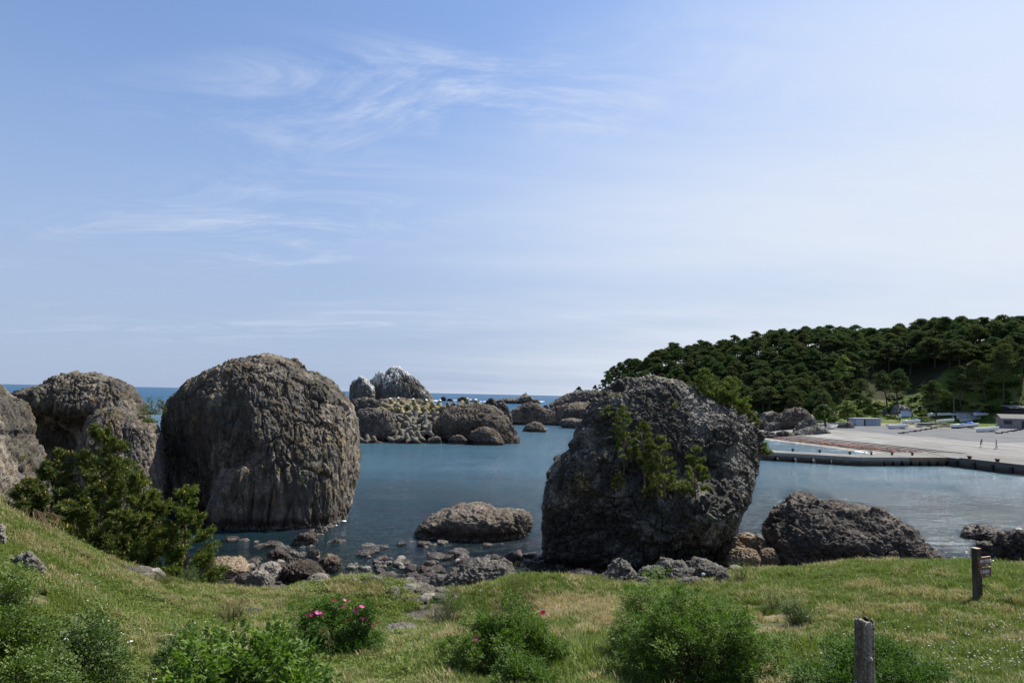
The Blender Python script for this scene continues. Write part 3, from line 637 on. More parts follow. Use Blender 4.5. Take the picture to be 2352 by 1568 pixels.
far_rock([(1160,968),(1168,950),(1180,940),(1200,930),(1217,925),(1235,929),(1250,938),(1270,944),(1290,950),(1300,965)],976,'wide brown rock islet with a peaked top across the cove',ROCK_FAR,409,n=90,amp=.6,freq=2.0,dep=.5)
far_rock([(1255,945),(1270,938),(1300,929),(1330,925),(1360,926),(1400,935)],972,'rugged brown rock islet partly hidden by the great dark rock',ROCK_FAR,410,n=80,amp=.6,freq=2.0,dep=.5,depth=235)
far_rock([(1284,972),(1290,963),(1310,961),(1330,963),(1350,968),(1400,975)],984,'low square dark rock in front of the rugged islet',ROCK_DARK,411,n=50,amp=.35,dep=.5)
far_rock([(1202,986),(1210,975),(1225,969),(1240,970),(1250,979),(1256,989)],992,'small round brown rock standing alone in the cove',ROCK_FAR,412,n=40,amp=.25,dep=.8)
far_rock([(1247,935),(1250,930),(1256,929),(1261,934)],938,'tiny round dark rock behind the peaked islet',ROCK_DARK,413,n=20,amp=.3,dep=.8)
far_rock([(1262,930),(1285,915),(1300,907),(1320,901),(1340,898),(1380,896)],934,'dark sloping rock point with a small pine on top',ROCK_DARK,414,n=70,amp=.9,depth=330,dep=.6)
# white streaked stack
ROCK_WHITER = rock_mat('whitened_rock', (0.06, 0.055, 0.048), (0.14, 0.125, 0.105), (0.24, 0.22, 0.18), ochre=0.2, moss=0.1, scale=0.3, stretch=0.3, white=1.75, wet=False, bump=0.9, bd=0.6)
WH = [(806,905),(809,885),(815,874),(824,868),(833,865),(841,872),(850,882),(856,884),(861,900)]
far_rock(WH,928,'white pointed spire of rock at the seaward end of the guano stack',ROCK_WHITER,421,n=70,amp=.8,freq=2.4,stretch=.4,depth=330,dep=.9,cat='sea stack',name='sea_stack')
far_rock([(848,895),(851,876),(860,866),(868,856),(874,852),(881,856),(886,864),(892,880)],928,'white capped middle spire between the pointed spire and the main stack',ROCK_WHITER,422,n=70,amp=.8,freq=2.4,stretch=.4,depth=338,dep=.9,cat='sea stack',name='sea_stack')
far_rock([(858,912),(862,880),(872,870),(884,860),(893,850),(900,845),(908,843),(920,846),(930,853),(946,864),(960,876),(971,887),(980,897),(986,906),(991,918),(993,926)],932,'tall domed sea stack streaked white with droppings on its upper face',ROCK_WHITE,423,n=120,amp=1.2,freq=2.6,stretch=.28,depth=336,dep=.7,cat='sea stack',name='sea_stack')
for i,(cl_,lb) in enumerate([([(1013,914),(1016,911),(1020,911),(1025,914)],'tiny rock first in the line of skerries beyond the stack'),
    ([(1027,917),(1032,915),(1040,917)],'low dark rock awash second in the skerry line'),
    ([(1050,917),(1056,913),(1064,912),(1071,913),(1075,917)],'flat grey skerry third in the line'),
    ([(1075,921),(1086,919),(1100,922)],'dark sliver of rock awash beside the flat skerry'),
    ([(1113,928),(1120,919),(1128,915),(1134,918),(1140,927)],'dark rounded skerry nearest the tetrapod crest'),
    ([(1128,925),(1150,918),(1170,917),(1190,916),(1200,912),(1205,908),(1213,909),(1222,915),(1235,919),(1241,925)],'long low jagged skerry with a knobbed top')]):
    yb_=[917,919,919,923.5,929,926.5][i]
    far_rock(cl_,yb_,lb,ROCK_FAR,430+i,n=40,amp=[1,1,1.5,1,1.2,2.2][i],dep=.5,group='skerries off the cove',depth=min(P(1176,yb_,z=0)[1],900) if i not in (4,) else 420)
# foam where the swell breaks on the skerries
fm = simple('foam_white',(0.78,0.80,0.82),.6,.1)
mb = MB(); rf = random.Random(9)
for px,py,wd in [(1030,916.5,16),(1076,917.5,14),(1000,919.8,26),(1110,922,14),(1130,928,12),(1246,922,12),(1218,923,10),(1045,918.7,8)]:
    for j in range(7):
        q = P(px+rf.uniform(-wd/2,wd/2),py+rf.uniform(-.25,.25),z=0.1)
        r_ = wd/FPX*q[1]*rf.uniform(.12,.3)
        mb.lathe([(r_*.98,-.1),(r_*.6,.35),(r_*.2,.5)],9,0,(q[0],q[1],0.05))
tag(mb.build('foam',fm),'white surf breaking round the skerries','foam',kind='stuff')
# ------------------------------------------------------------------ tetrapods
def conc_mat(name,c,stain=0.5,scale=0.6):
    m,n = mat_new(name); g = n.new('ShaderNodeNewGeometry'); pos = g.outputs['Position']; z = n.new('ShaderNodeSeparateXYZ',{0:pos}).outputs[2]
    a = n.noise(pos,scale,6,.65,.5); b = n.noise(pos,scale*7,5,.7)
    col = n.mix(n.ss(b,.3,.7),tuple(x*.8 for x in c)+(1,),tuple(x*1.18 for x in c)+(1,))
    col = n.mix(n.math('MULTIPLY',n.ss(a,.45,.62),stain),col,(c[0]*.72,c[1]*.60,c[2]*.36,1))
    col = n.mix(n.ss(n.math('ADD',z,n.math('MULTIPLY',n.math('SUBTRACT',a,.5),1.0)),1.1,.3),col,(.045,.035,.026,1))
    finish(n,col,.9,n.bump(b,.4,.05),.2); return m
TC = conc_mat('tetrapod_concrete',(0.135,0.125,0.105)); TC2 = conc_mat('stained_tetrapod_concrete',(0.20,0.175,0.105),.7)
def tetra_mesh(mat,tip=None):
    mb = MB()
    dirs = [Vector((0,0,1))]+[Vector((math.cos(a)*.943,math.sin(a)*.943,-.333)) for a in (0,2.0944,4.1888)]
    for d in dirs:
        mb.tube([d*0.0,d*.35,d*1.42,d*1.50],[.52,.52,.33,.26],10,0)
    if tip:
        mb.tube([dirs[0]*1.40,dirs[0]*1.52],[.35,.22],10,1)
    return mb.mesh('tetrapod',[mat]+([tip] if tip else []),True)
TM = [tetra_mesh(TC),tetra_mesh(TC2),tetra_mesh(TC2,simple('droppings',(.75,.75,.72)))]
rt = random.Random(21); nT = 0
def tetra(cx_,cy_,d,kind,label):
    global nT
    px = 775.2+cx_/4.096; py = 821.1+cy_/4.096; q = P(px,py,y=d)
    from mathutils import Euler
    e = Euler((rt.uniform(0,6.28),rt.uniform(0,6.28),rt.uniform(0,6.28))) if kind < 2 else Euler((rt.uniform(-.5,.5),rt.uniform(-.5,.5),rt.uniform(0,6.28)))
    o = link('tetrapod',TM[kind],loc=tuple(q),rot=e,scale=rt.uniform(1.0,1.15)); nT += 1
    tag(o,label,'tetrapod','concrete tetrapods heaped across the gap')
rows_ = [(790,520,800,139.0),(745,540,830,140.5),(700,545,850,142.0),(655,530,870,143.6),(610,520,880,145.2),(565,510,930,146.8),(520,460,960,148.6),(478,420,1000,150.4),(448,500,1010,152.2)]
for ri,(cy_,x0,x1,d) in enumerate(rows_):
    x = x0+rt.uniform(0,25)
    while x < x1:
        top = ri >= 6
        lb = ('grey concrete tetrapod in the bottom row at the waterline' if ri < 2 else 'grey concrete tetrapod low in the middle of the heap' if ri < 6 else 'ochre stained concrete tetrapod near the crest of the heap')
        kd = 0 if ri < 6 else (1 if rt.random() < .65 else 2)
        if kd == 2: lb = 'stained tetrapod on the crest with a leg tip whitened by birds'
        tetra(x+rt.uniform(-12,12),cy_+rt.uniform(-12,12),d,kd,lb); x += rt.uniform(62,78)
for x,y_ in [(1048,462),(1072,460),(1155,446),(1160,470),(1216,436),(1225,462),(1270,452),(1303,438),(1310,458),(1335,460)]:
    tetra(x,y_+14,158,1 if x not in (1216,1303) else 2,'ochre tetrapod showing over the top of the long brown hump')
for x,y_ in [(250,800),(290,790),(355,808)]:
    tetra(x,y_,137.5,0,'half sunken tetrapod at the foot of the dark square block rock')
# core of rubble filling the inside of the heap
V,F = rock_body((P(940,1000,y=156)[0],156,1.5),(30,15,9),[(0,-.60,.80,.70),(1,0,0,.8),(-1,0,0,.8),(0,1,0,.95),(0,0,1,.80),(0,0,-1,1)],n=40,seed=77,amp=.5,freq=2)
o = link('rubble_core',mesh_np('rubble_core',V,F,[ROCK_DARK])); tag(o,'dark rubble core under the tetrapod heap','rubble',kind='stuff')
# ------------------------------------------------------------------ the headland
L = []
def lz(px, py, z): L.append(tuple(P(px, py, z=z)))
def ly(px, py, d): L.append(tuple(P(px, py, y=d)))
for a in [(1757,1008.7,0),(1870,1023,0),(1970,1034.3,0),(2027,1042,0),(2253,1027,2.0),(2352,1030,2.2),(2352,1058,1.5),(2180,1047,1.3),(2150,1025,1.9),(2000,1015,1.7),(1900,1005,1.6),
          (2042,984,2.6),(2150,985,2.8),(2260,993,2.6),(2352,992,2.9),(2300,982,3.2),(1845,993,2.1),(1939,981,2.5),(1990,978,2.8),(1800,996,.8),(1745,992,.5),(1760,985,.8),(1840,978,1.6)]: lz(*a)
for a in [(2230,972,235),(2230,958,250),(2130,962,245),(2150,925,254),(2352,955,232),(2352,925,238),(2300,880,250),(2352,870,246),(2050,945,254),(1950,955,250),(1880,960,245),
          (1400,905,380),(1440,880,360),(1500,862,345),(1640,848,330),(1720,830,318),(1800,818,310),(1900,812,300),(1980,818,298),(2060,820,300),(2130,800,298),(2230,792,292),(2352,797,288),
          (1700,985,236),(1600,975,262),(1500,955,310),(1420,938,370),(1350,929,430),(1800,930,266),(1700,925,280),(1600,915,300),(1500,905,330),(1900,925,262),(2000,905,268),(2100,890,270),(2450,800,285),(2450,930,236),(2200,880,256)]: ly(*a)
for a in [(58,180,-1.2),(62,150,-1.2),(66,130,-1),(55,230,-1.5),(50,280,-2),(50,360,-2),(60,440,-2),(70,118,-.6),(150,520,6),(250,480,12),(330,440,16),(330,300,26),(330,200,5),(250,120,3.4),(150,100,3),(110,110,2.4),(90,90,1.6),(100,420,4),(150,440,8),(200,150,3.6),(230,200,4)]: L.append(a)
_h1 = tps(L)
UV_O = np.array([74.0, 137.0]); VV = np.array([-.17, .985]); UU = np.array([.985, .17])
def h_land(x, y):
    sc = np.ndim(x) == 0
    X_ = np.atleast_1d(np.asarray(x, float)); Y_ = np.atleast_1d(np.asarray(y, float)); z = _h1(X_, Y_)
    u = (X_ - UV_O[0]) * UU[0] + (Y_ - UV_O[1]) * UU[1]; v = (X_ - UV_O[0]) * VV[0] + (Y_ - UV_O[1]) * VV[1]
    zs_ = np.interp(u, [-12, 0, 19, 30, 55, 100, 140], [-1.6, 0.0, 2.0, 2.35, 2.75, 3.15, 3.4])        # the cast slope is a true plane
    vmax = np.interp(u, [-5, 20, 40, 56, 74, 100], [52, 66, 76, 88, 70, 52])
    k = np.clip((u + 9) / 4, 0, 1) * np.clip((vmax + 4 - v) / 8, 0, 1) * np.clip((v + 34) / 6, 0, 1) * np.clip((112 - u) / 12, 0, 1)
    z = z * (1 - k) + zs_ * k
    return float(z[0]) if sc else z
xs = np.arange(46, 336, 2.0); ys = np.arange(84, 520, 2.2); X, Y = np.meshgrid(xs, ys); Z = h_land(X.ravel(), Y.ravel())
q = np.stack([X.ravel(), Y.ravel(), np.zeros(X.size)], 1)
Z = Z + fbm(q * 0.12, 4, 91) * 2.0 * np.clip((Z - 4) / 4, 0, 1)
def _land_mat():
    m, n = mat_new('hillside'); g = n.new('ShaderNodeNewGeometry'); pos = g.outputs['Position']; sp = n.new('ShaderNodeSeparateXYZ', {0: pos}); z = sp.outputs[2]
    a = n.noise(pos, .12, 6, .65, .5); b = n.noise(pos, 1.5, 6, .7)
    grs = n.mix(n.ss(b, .3, .7), (.035, .060, .012, 1), (.10, .145, .03, 1)); grs = n.mix(n.ss(a, .5, .66), grs, (.15, .14, .06, 1))
    sand = n.mix(n.ss(b, .35, .65), (.16, .14, .115, 1), (.30, .26, .21, 1))
    zz = n.math('ADD', z, n.math('MULTIPLY', n.math('SUBTRACT', a, .5), 2.0))
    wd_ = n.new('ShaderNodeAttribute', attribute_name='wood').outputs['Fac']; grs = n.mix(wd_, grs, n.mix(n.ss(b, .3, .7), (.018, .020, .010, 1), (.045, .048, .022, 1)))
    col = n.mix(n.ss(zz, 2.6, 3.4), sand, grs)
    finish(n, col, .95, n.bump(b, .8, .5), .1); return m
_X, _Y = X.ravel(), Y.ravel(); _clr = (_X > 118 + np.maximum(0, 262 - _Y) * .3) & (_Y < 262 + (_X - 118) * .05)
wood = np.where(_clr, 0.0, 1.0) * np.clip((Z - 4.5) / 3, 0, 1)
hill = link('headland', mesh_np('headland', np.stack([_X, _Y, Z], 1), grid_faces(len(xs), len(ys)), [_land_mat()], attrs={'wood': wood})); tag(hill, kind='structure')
# ------------------------------------------------------------------ slipway of cast slabs
def slip_mat(name, c, var=.15):
    m, n = mat_new(name); g = n.new('ShaderNodeNewGeometry'); pos = g.outputs['Position']
    a = n.noise(n.vmul(pos, (1, .25, 1)), .35, 6, .65, .4); b = n.noise(pos, 5, 5, .7)
    col = n.mix(n.ss(a, .35, .65), tuple(x * (1 - var) for x in c) + (1,), tuple(x * (1 + var) for x in c) + (1,))
    col = n.mix(n.math('MULTIPLY', n.ss(b, .55, .7), .25), col, tuple(x * .6 for x in c) + (1,))
    st = n.ss(n.noise(n.vmul(pos, (.35, 1.6, 1)), .25, 5, .7), .60, .72)
    col = n.mix(n.math('MULTIPLY', st, .3), col, tuple(x * 1.35 for x in c) + (1,))
    finish(n, col, .9, None, .15); return m
CONC = slip_mat('slip_concrete', (.185, .18, .168)); ASPH = slip_mat('worn_asphalt', (.108, .11, .114)); CONC2 = slip_mat('pink_concrete', (.225, .195, .18)); CONC3 = slip_mat('pale_concrete', (.21, .206, .194))
slip = empty('slipway', (74, 137, 0)); tag(slip, kind='structure')
def uvpt(u, v, dz=0.0):
    p = UV_O + UU * u + VV * v
    return p[0], p[1], h_land(p[0], p[1]) + dz
def slab(u0, u1, v0, v1, mat, name='concrete_slab', dz=.10):
    nu, nv = 7, 7; U_, V_ = np.meshgrid(np.linspace(u0, u1, nu), np.linspace(v0, v1, nv)); u = U_.ravel(); v = V_.ravel()
    Pq = UV_O[None] + u[:, None] * UU + v[:, None] * VV; z = h_land(Pq[:, 0], Pq[:, 1])
    top = np.stack([Pq[:, 0], Pq[:, 1], z + dz], 1); bot = top - [0, 0, .25]
    F = grid_faces(nu, nv); ring = list(range(nu)) + [nu * (j + 1) - 1 for j in range(1, nv)] + list(range(nu * nv - 2, nu * (nv - 1) - 1, -1)) + [nu * j for j in range(nv - 2, 0, -1)]
    n_ = nu * nv; sk = [(ring[i], n_ + ring[i], n_ + ring[(i + 1) % len(ring)], ring[(i + 1) % len(ring)]) for i in range(len(ring))]
    V = np.concatenate([top, bot]) - np.array([74, 137, 0])
    return link(name, mesh_np(name, V, np.concatenate([F, np.array(sk)]), [mat], False), slip)
us = [-3.0, 8.0, 16.5, 27, 40, 56, 74, 96]; vs = [-24, -13, 0, 13, 26, 40, 56, 74, 92]
rs = random.Random(4)
for i in range(len(us) - 1):
    for j in range(len(vs) - 1):
        if i == 0 and j == 0: continue
        cu, cv = (us[i] + us[i + 1]) / 2, (vs[j] + vs[j + 1]) / 2
        if i >= 5 and j >= 6: continue
        if i == 3 and j >= 7 or (i in (0,1,2) and vs[j + 1] > 50 and us[i] < 20 and vs[j] >= 74): continue
        mat = CONC2 if i == 0 else (CONC if (i < 3 or (i == 3 and j < 2)) else ASPH)
        if mat is CONC and rs.random() < .3: mat = CONC3
        slab(us[i] + .05, us[i + 1] - .05, vs[j] + .05, vs[j + 1] - .05, mat, 'concrete_slab' if mat is not ASPH else 'asphalt_panel', .10 + rs.uniform(0, .03))
# skid bars bolted across the foot of the slip, and red weed drying between them
RUST = simple('rusty_skid', (.11, .06, .042), .85, .4, 3)
for k, (u, v0, v1) in enumerate([(1.0, 4, 44), (2.0, -8, 45), (3.1, -11, 46), (4.3, -14, 46), (5.6, -16, 46), (7.0, -18, 47), (8.6, -21, 47)]):
    mb = MB(); N_ = 40; pts = []
    for t in range(N_ + 1):
        v = v0 + (v1 - v0) * t / N_; x, y, z = uvpt(u + .10 * math.sin(v * 1.1 + k) + .05 * math.sin(v * 2.7), v, .17); pts.append((x, y, z))
    mb.tube(pts, .085, 4); o = mb.build('skid_bar', RUST)
    tag(o, ['lowest rusty skid bar at the lapping water', 'second rusty skid bar up from the water', 'third rusty skid bar up from the water', 'middle rusty skid bar running through red weed', 'fifth rusty skid bar up from the water', 'sixth rusty skid bar up from the water', 'topmost rusty skid bar across the slipway'][k], 'skid bar', 'rusty skid bars along the slipway')
mb = MB(); rw = random.Random(3)
for _ in range(130):
    v = rw.gauss(14, 12); u = 4.0 + (v - 12) * -.05 + rw.gauss(0, .6)
    if not -16 < v < 46 or not 1 < u < 8.4: continue
    x, y, z = uvpt(u, v, .13); r_ = rw.uniform(.25, .8)
    mb.lathe([(r_, 0), (r_ * .7, rw.uniform(.05, .12)), (.05, .1)], 6, 0, (x, y, z))
tag(mb.build('seaweed', simple('red_weed', (.13, .048, .028), .8, .4, 2)), 'orange red seaweed drying between the skid bars', 'seaweed', kind='stuff')
mb = MB()
for _ in range(130):
    v = rw.uniform(-22, 46); u = rw.uniform(-1.0, .9) + (0.6 if v < -5 else 0)
    x, y, z = uvpt(u, v, .10); r_ = rw.uniform(.2, .6)
    mb.lathe([(r_, 0), (r_ * .6, .06), (.05, .07)], 6, 0, (x, y, max(z, .02)))
tag(mb.build('wrack', simple('wrack', (.30, .27, .20), .8, .4, 2)), 'pale weed and shell wrack at the foot of the slipway', 'wrack', kind='stuff')
mb = MB()
for t in range(9):
    v = -2 + t * 1.0; x, y, z = uvpt(-1.6 + .3 * math.sin(t), v, 0); mb.lathe([(rw.uniform(.25, .5), 0), (.15, .06), (.05, .12)], 7, 0, (x, y, .02))
tag(mb.build('foam', fm), 'thin white wash breaking on the foot of the slipway', 'foam', kind='stuff')
# ------------------------------------------------------------------ pier and quay
PC = conc_mat('pier_concrete', (.20, .195, .18), .3, .8); PT = slip_mat('pier_top', (.14, .136, .124)); PD = conc_mat('quay_face', (.085, .085, .082), .2, .9); RUSTC = conc_mat('rusted_edge', (.19, .13, .09), .9, 2.5)
def prism(poly, z0, z1, mat_t, mat_s, name, parent, base):
    n_ = len(poly); V = [(x - base[0], y - base[1], z0) for x, y in poly] + [(x - base[0], y - base[1], z1) for x, y in poly]
    F = [tuple(range(n_))[::-1], tuple(range(n_, 2 * n_))] + [(i, (i + 1) % n_, n_ + (i + 1) % n_, n_ + i) for i in range(n_)]
    return link(name, mesh_np(name, V, F, [mat_t, mat_s], False, [1, 0] + [1] * n_), parent)
pier = empty('pier', (56, 110, 0)); tag(pier, 'low concrete pier with dark openings under its deck', 'pier')
A0, A1 = np.array([30., 124.5]), np.array([56., 110.]); B1 = np.array([72., 113.2]); C1 = np.array([80., 76.])
def seg_wall(p0, p1, depth, n_blocks, z_top, mat, gapf, parent, base, skip=()):
    d = (p1 - p0); Lg = np.linalg.norm(d); d = d / Lg; nrm = np.array([-d[1], d[0]]); st = Lg / n_blocks; ang = math.atan2(d[1], d[0])
    for k in range(n_blocks):
        if k in skip: continue
        c = p0 + d * st * (k + .5); wt, wb = st * (1 - gapf * .35), st * (1 - gapf)
        V = []
        for z, w_ in ((-1.2, wb), (.25, wb), (.70, wt), (.84, wt)):
            for sx, sy in ((-1, 0), (1, 0), (1, 1), (-1, 1)):
                p_ = c + d * sx * w_ / 2 + nrm * (sy * depth * .8 + .25); V.append((p_[0] - base[0], p_[1] - base[1], z))
        F = [(i * 4 + j, i * 4 + (j + 1) % 4, (i + 1) * 4 + (j + 1) % 4, (i + 1) * 4 + j) for i in range(3) for j in range(4)] + [(3, 2, 1, 0), (12, 13, 14, 15)]
        link('pier_block', mesh_np('pier_block', V, F, [mat], False), parent)
nA = np.array([.487, .873]); base = (56, 110)
seg_wall(A0, A1 - (A1 - A0) * .14, 5, 9, 1.4, PC, .32, pier, base)
prism([tuple(A1 - (A1 - A0) * .14 + nA * .2), tuple(A1 + np.array([0, .2])), tuple(A1 + np.array([.5, 5])), tuple(A1 - (A1 - A0) * .14 + nA * 5)], -1.2, .84, PC, PC, 'pier_block', pier, base)
prism([(56.1, 110.25), (60.2, 111.0), (60.2, 116), (56.6, 116)], -1.2, .84, PC, PC, 'pier_block', pier, base)
seg_wall(np.array([60.4, 110.9]), B1, 6, 7, 1.4, PC, .42, pier, base)
prism([tuple(A0), tuple(A1 + np.array([-.05, -.0])), tuple(A1 + nA * 6.2), tuple(A0 + nA * 5.0)], .85, 1.40, PT, PC, 'deck_slab', pier, base)
prism([tuple(A1), tuple(A1 + (B1 - A1) * .55), (66.0, 121.5), tuple(A1 + nA * 6.25 + np.array([0.05, 0]))], .85, 1.402, PT, PC, 'deck_slab', pier, base)
o = prism([tuple(A1 + (B1 - A1) * .553), tuple(B1), (75.2, 124.5), (66.06, 121.6)], .85, 1.405, PT, RUSTC, 'deck_slab', pier, base); o['label'] = 'deck section with rusted crumbling front edge'
quay = empty('quay', (72, 113, 0)); tag(quay, 'dark concrete quay wall running out of the picture beside the slipway', 'quay')
prism([tuple(B1 + np.array([.05, -.02])), tuple(C1), (130, 76), (110, 108), (82, 122), (75.3, 124.3)], -1.5, 1.43, PT, PD, 'quay_slab', quay, (72, 113))
for k in range(12):
    c = B1 + (C1 - B1) * (k + .6) / 12; mb = MB(); mb.box((c[0] - 72 - .16, c[1] - 113, .35), (.3, .42, 1.5), 0, math.atan2(*(C1 - B1)[::-1]) - math.pi / 2)
    mb.build('rubber_fender', simple('fender_rubber', (.012, .012, .013), .6) if k == 0 else bpy.data.materials['fender_rubber'], quay)
mb = MB(); cc = (B1 + C1) / 2; mb.box((cc[0] - 72 + .25, cc[1] - 113, 1.50), (.25, 34, .12), 0, math.atan2(*(C1 - B1)[::-1]) - math.pi / 2); mb.build('kerb', PD, quay)
BOL = simple('bollard_iron', (.02, .02, .022), .6); BOLR = simple('rusty_bollard_iron', (.09, .03, .025), .7)
mb = MB(); mb.lathe([(.17, 0), (.15, .28), (.26, .38), (.27, .46), (.15, .52)], 10); bme = mb.mesh('bollard', [BOL], True); mb2 = MB(); mb2.lathe([(.27, 0), (.25, .32), (.36, .44), (.36, .54), (.2, .6)], 10); bmr = mb2.mesh('bollard', [BOLR], True)
for px, py, me, lb in [(1821,1036,bme,'black bollard next to the great dark rock, first along the pier'),(1883,1039,bme,'second black bollard along the pier'),(1952,1043.2,bme,'black bollard at the bend of the pier'),(2001.5,1044,bme,'black bollard just past the bend of the pier'),
                       (2049,1044.5,bme,'black bollard above the middle pier openings'),(2095.6,1045.5,bme,'black bollard nearest the rusted deck edge'),(2227,1054.5,bmr,'rusty red bollard nearer the pier on the quay'),(2291,1061.5,bmr,'rusty red bollard farther along the quay')]:
    q = P(px, py, z=1.405 if py < 1050 else 1.43); tag(link('bollard', me, loc=tuple(q)), lb, 'bollard', 'bollards along the pier and quay')
# ------------------------------------------------------------------ boats drawn up on the slip
WHITE = simple('boat_white', (.74, .75, .74), .35, .08, 1.5); NAVY = simple('boat_navy', (.03, .05, .11), .4); TURQ = simple('boat_turquoise', (.12, .42, .38), .45, .1, 2); BLUEI = simple('boat_blue', (.10, .24, .42), .5, .2, 2); PALEG = simple('boat_pale_green', (.42, .55, .44), .5, .1, 2)
TARP = simple('blue_tarp', (.04, .16, .50), .5, .25, 3); GREYI = simple('boat_grey', (.38, .40, .42), .5, .15, 2); NETM = simple('green_net', (.018, .045, .040), .9, .4, 5); MOT = simple('motor_grey', (.22, .23, .24), .4); WOODD = simple('sleeper_wood', (.035, .028, .022), .9, .4, 4); BLK = simple('black_rubber', (.015, .015, .015), .5); WHM = simple('motor_white', (.6, .6, .58), .4); REDM = simple('float_red', (.35, .05, .04), .5); WOODP = simple('pale_timber', (.30, .25, .19), .85, .3, 4)
def boat(px, py, Lm, yaw, pitch, label, inner, seed=1, lower=None, motor=None, tarp=None, cover=None, beam=1.9, H=1.0, bowcap=None, load=None):
    q = on_ground(px, py, h_land, 80); z = q[2] + .28
    root = empty('fishing_boat', (q[0], q[1], z)); root.rotation_euler = (0, pitch, yaw); tag(root, label, 'boat', 'fishing boats drawn up on the slipway')
    T = np.linspace(0, 1, 15)     # 0 stern (+x) .. 1 bow (-x)
    def half(t): return beam / 2 * (0.80 + .20 * math.sin(min(t, .5) * math.pi)) * (1 - max(0, (t - .45) / .55) ** 2.2)
    def sheer(t): return H * (.92 + .55 * max(0, t - .35) ** 2 + .03)
    V = []
    for t in T:
        x = Lm * (.5 - t); w_ = max(half(t), .03); s_ = sheer(t); kz = .02 + .38 * max(0, t - .72) ** 1.5 * 4 * H * .55; rk = -.35 * max(0, t - .8) / .2
        for yy, zz in ((0, kz), (.55, kz + .10 * H), (.90, kz + .42 * (s_ - kz)), (1.0, s_)):
            V.append((x + rk * (zz - kz) , yy * w_, zz)); 
        for yy, zz in ((.90, kz + .42 * (s_ - kz)), (.55, kz + .10 * H)):
            pass
    V = np.array(V).reshape(15, 4, 3); R_ = V.copy(); Lf = V.copy(); Lf[:, :, 1] *= -1
    ring = np.concatenate([R_[:, ::-1], Lf[:, 1:]], 1)       # gunwale R .. keel .. gunwale L : 7 points
    VV_ = ring.reshape(-1, 3); F = grid_faces(7, 15); mi = [1 if (lower and (i % 6) in (1, 2, 3, 4) ) else 0 for i in range(len(F))]
    Fl = [tuple(f) for f in F] + [tuple(range(7))[::-1]]; mi.append(0)
    link('hull', mesh_np('hull', VV_, Fl, [WHITE, lower or WHITE], False, mi), root)
    # inner liner and floor
    inn = []
    for i, t in enumerate(T[:-1]):
        w_ = max(half(t) - .10, .02); x = Lm * (.5 - t) * .975; s_ = sheer(t)
        inn += [(x, w_, s_ - .02), (x, w_ * .82, s_ * .45), (x, -w_ * .82, s_ * .45), (x, -w_, s_ - .02)]
    link('liner', mesh_np('liner', inn, [tuple(f[::-1]) for f in grid_faces(4, 14)], [inner], False), root)
    mb = MB()
    for sgn in (1, -1): mb.tube([(Lm * (.5 - t) + (-.35 * max(0, t - .8) / .2) * sheer(t), sgn * max(half(t), .03), sheer(t) + .02) for t in T], .055, 5)
    mb.build('gunwale', WHITE, root, True)
    for t in (.22, .45, .66):
        mb = MB(); mb.box((Lm * (.5 - t), 0, sheer(t) * .78), (.28, half(t) * 1.85, .05)); mb.build('thwart', inner, root)
    if lower or True:
        mb = MB(); mb.box((Lm * .503, 0, H * .86), (.10, beam * .70, .22)); mb.build('transom', WHITE, root)
    if bowcap: mb = MB(); mb.tube([(-Lm * .5 - .42 * H * 1.0, 0, sheer(1) - .12), (-Lm * .46, 0, sheer(.97) + .10)], .14, 6); mb.build('bow_fender', BLK, root)
    if motor:
        mb = MB(); mb.box((Lm * .5 + .22, 0, H + .42), (.42, .30, .52)); mb.box((Lm * .5 + .30, 0, H + .75), (.30, .26, .16)); mb.tube([(Lm * .5 + .25, 0, H + .2), (Lm * .5 + .55, 0, H - .25)], .08, 6); mb.build('outboard_motor', motor, root)
    rb = random.Random(seed)
    for tx, ty, s_ in (tarp or []):
        V2, F2 = rock_body((0, 0, 0), (s_ * 1.5, s_, s_ * .8), rand_facets(seed, 6), n=10, seed=seed, amp=.09, freq=1.4)
        link('tarp', mesh_np('tarp', V2, F2, [TARP], False), root, loc=(Lm * tx, beam * ty, H * 1.05))
    if cover:
        cv = []
        for i, t in enumerate(np.linspace(-.02, .93, 12)):
            w_ = half(max(t, 0)) + .10; s_ = sheer(t)
            cv += [(Lm * (.5 - t), w_ + .04, s_ - .45 - .1 * rb.random()), (Lm * (.5 - t), w_ + .03, s_ + .02), (Lm * (.5 - t), 0, s_ + .22 + .12 * rb.random()), (Lm * (.5 - t), -w_ - .03, s_ + .02), (Lm * (.5 - t), -w_ - .04, s_ - .45 - .1 * rb.random())]
        link('net_cover', mesh_np('net_cover', cv, grid_faces(5, 12), [cover], False), root)
    for tx, col_, s_ in (load or []):
        V2, F2 = rock_body((0, 0, 0), (s_ * 1.3, s_, s_ * .6), rand_facets(seed + 3, 6), n=8, seed=seed + 3, amp=.08, freq=1.2)
        link('gear_bundle', mesh_np('gear_bundle', V2, F2, [col_], False), root, loc=(Lm * tx, 0, H * .95))
    for tx in (-.28, .25):
        mb = MB(); mb.box((Lm * tx, 0, -.10), (.22, beam * 1.05, .20)); mb.build('chock', WOODD, root)
    return root
D2 = math.radians
boat(2061.5,985.5,6.3,D2(10),D2(-5),'white boat with black tipped bow, lowest on the slip by the guardrail',BLUEI,11,bowcap=True)
boat(2091,973.5,7.0,D2(14),D2(-5),'white boat with turquoise deck and crumpled blue tarp at its stern below the notice board',TURQ,12,tarp=[(.33,0,.9),(.43,.1,.7)],load=[(-.2,WHITE,.9)])
boat(2124,981,6.6,D2(12),D2(-4),'grey white boat shrouded in dark green netting',GREYI,13,cover=NETM)
boat(2171,972,6.4,D2(14),D2(-6),'plain white boat with grey interior in front of the leaning pine',GREYI,14,motor=MOT,lower=None)
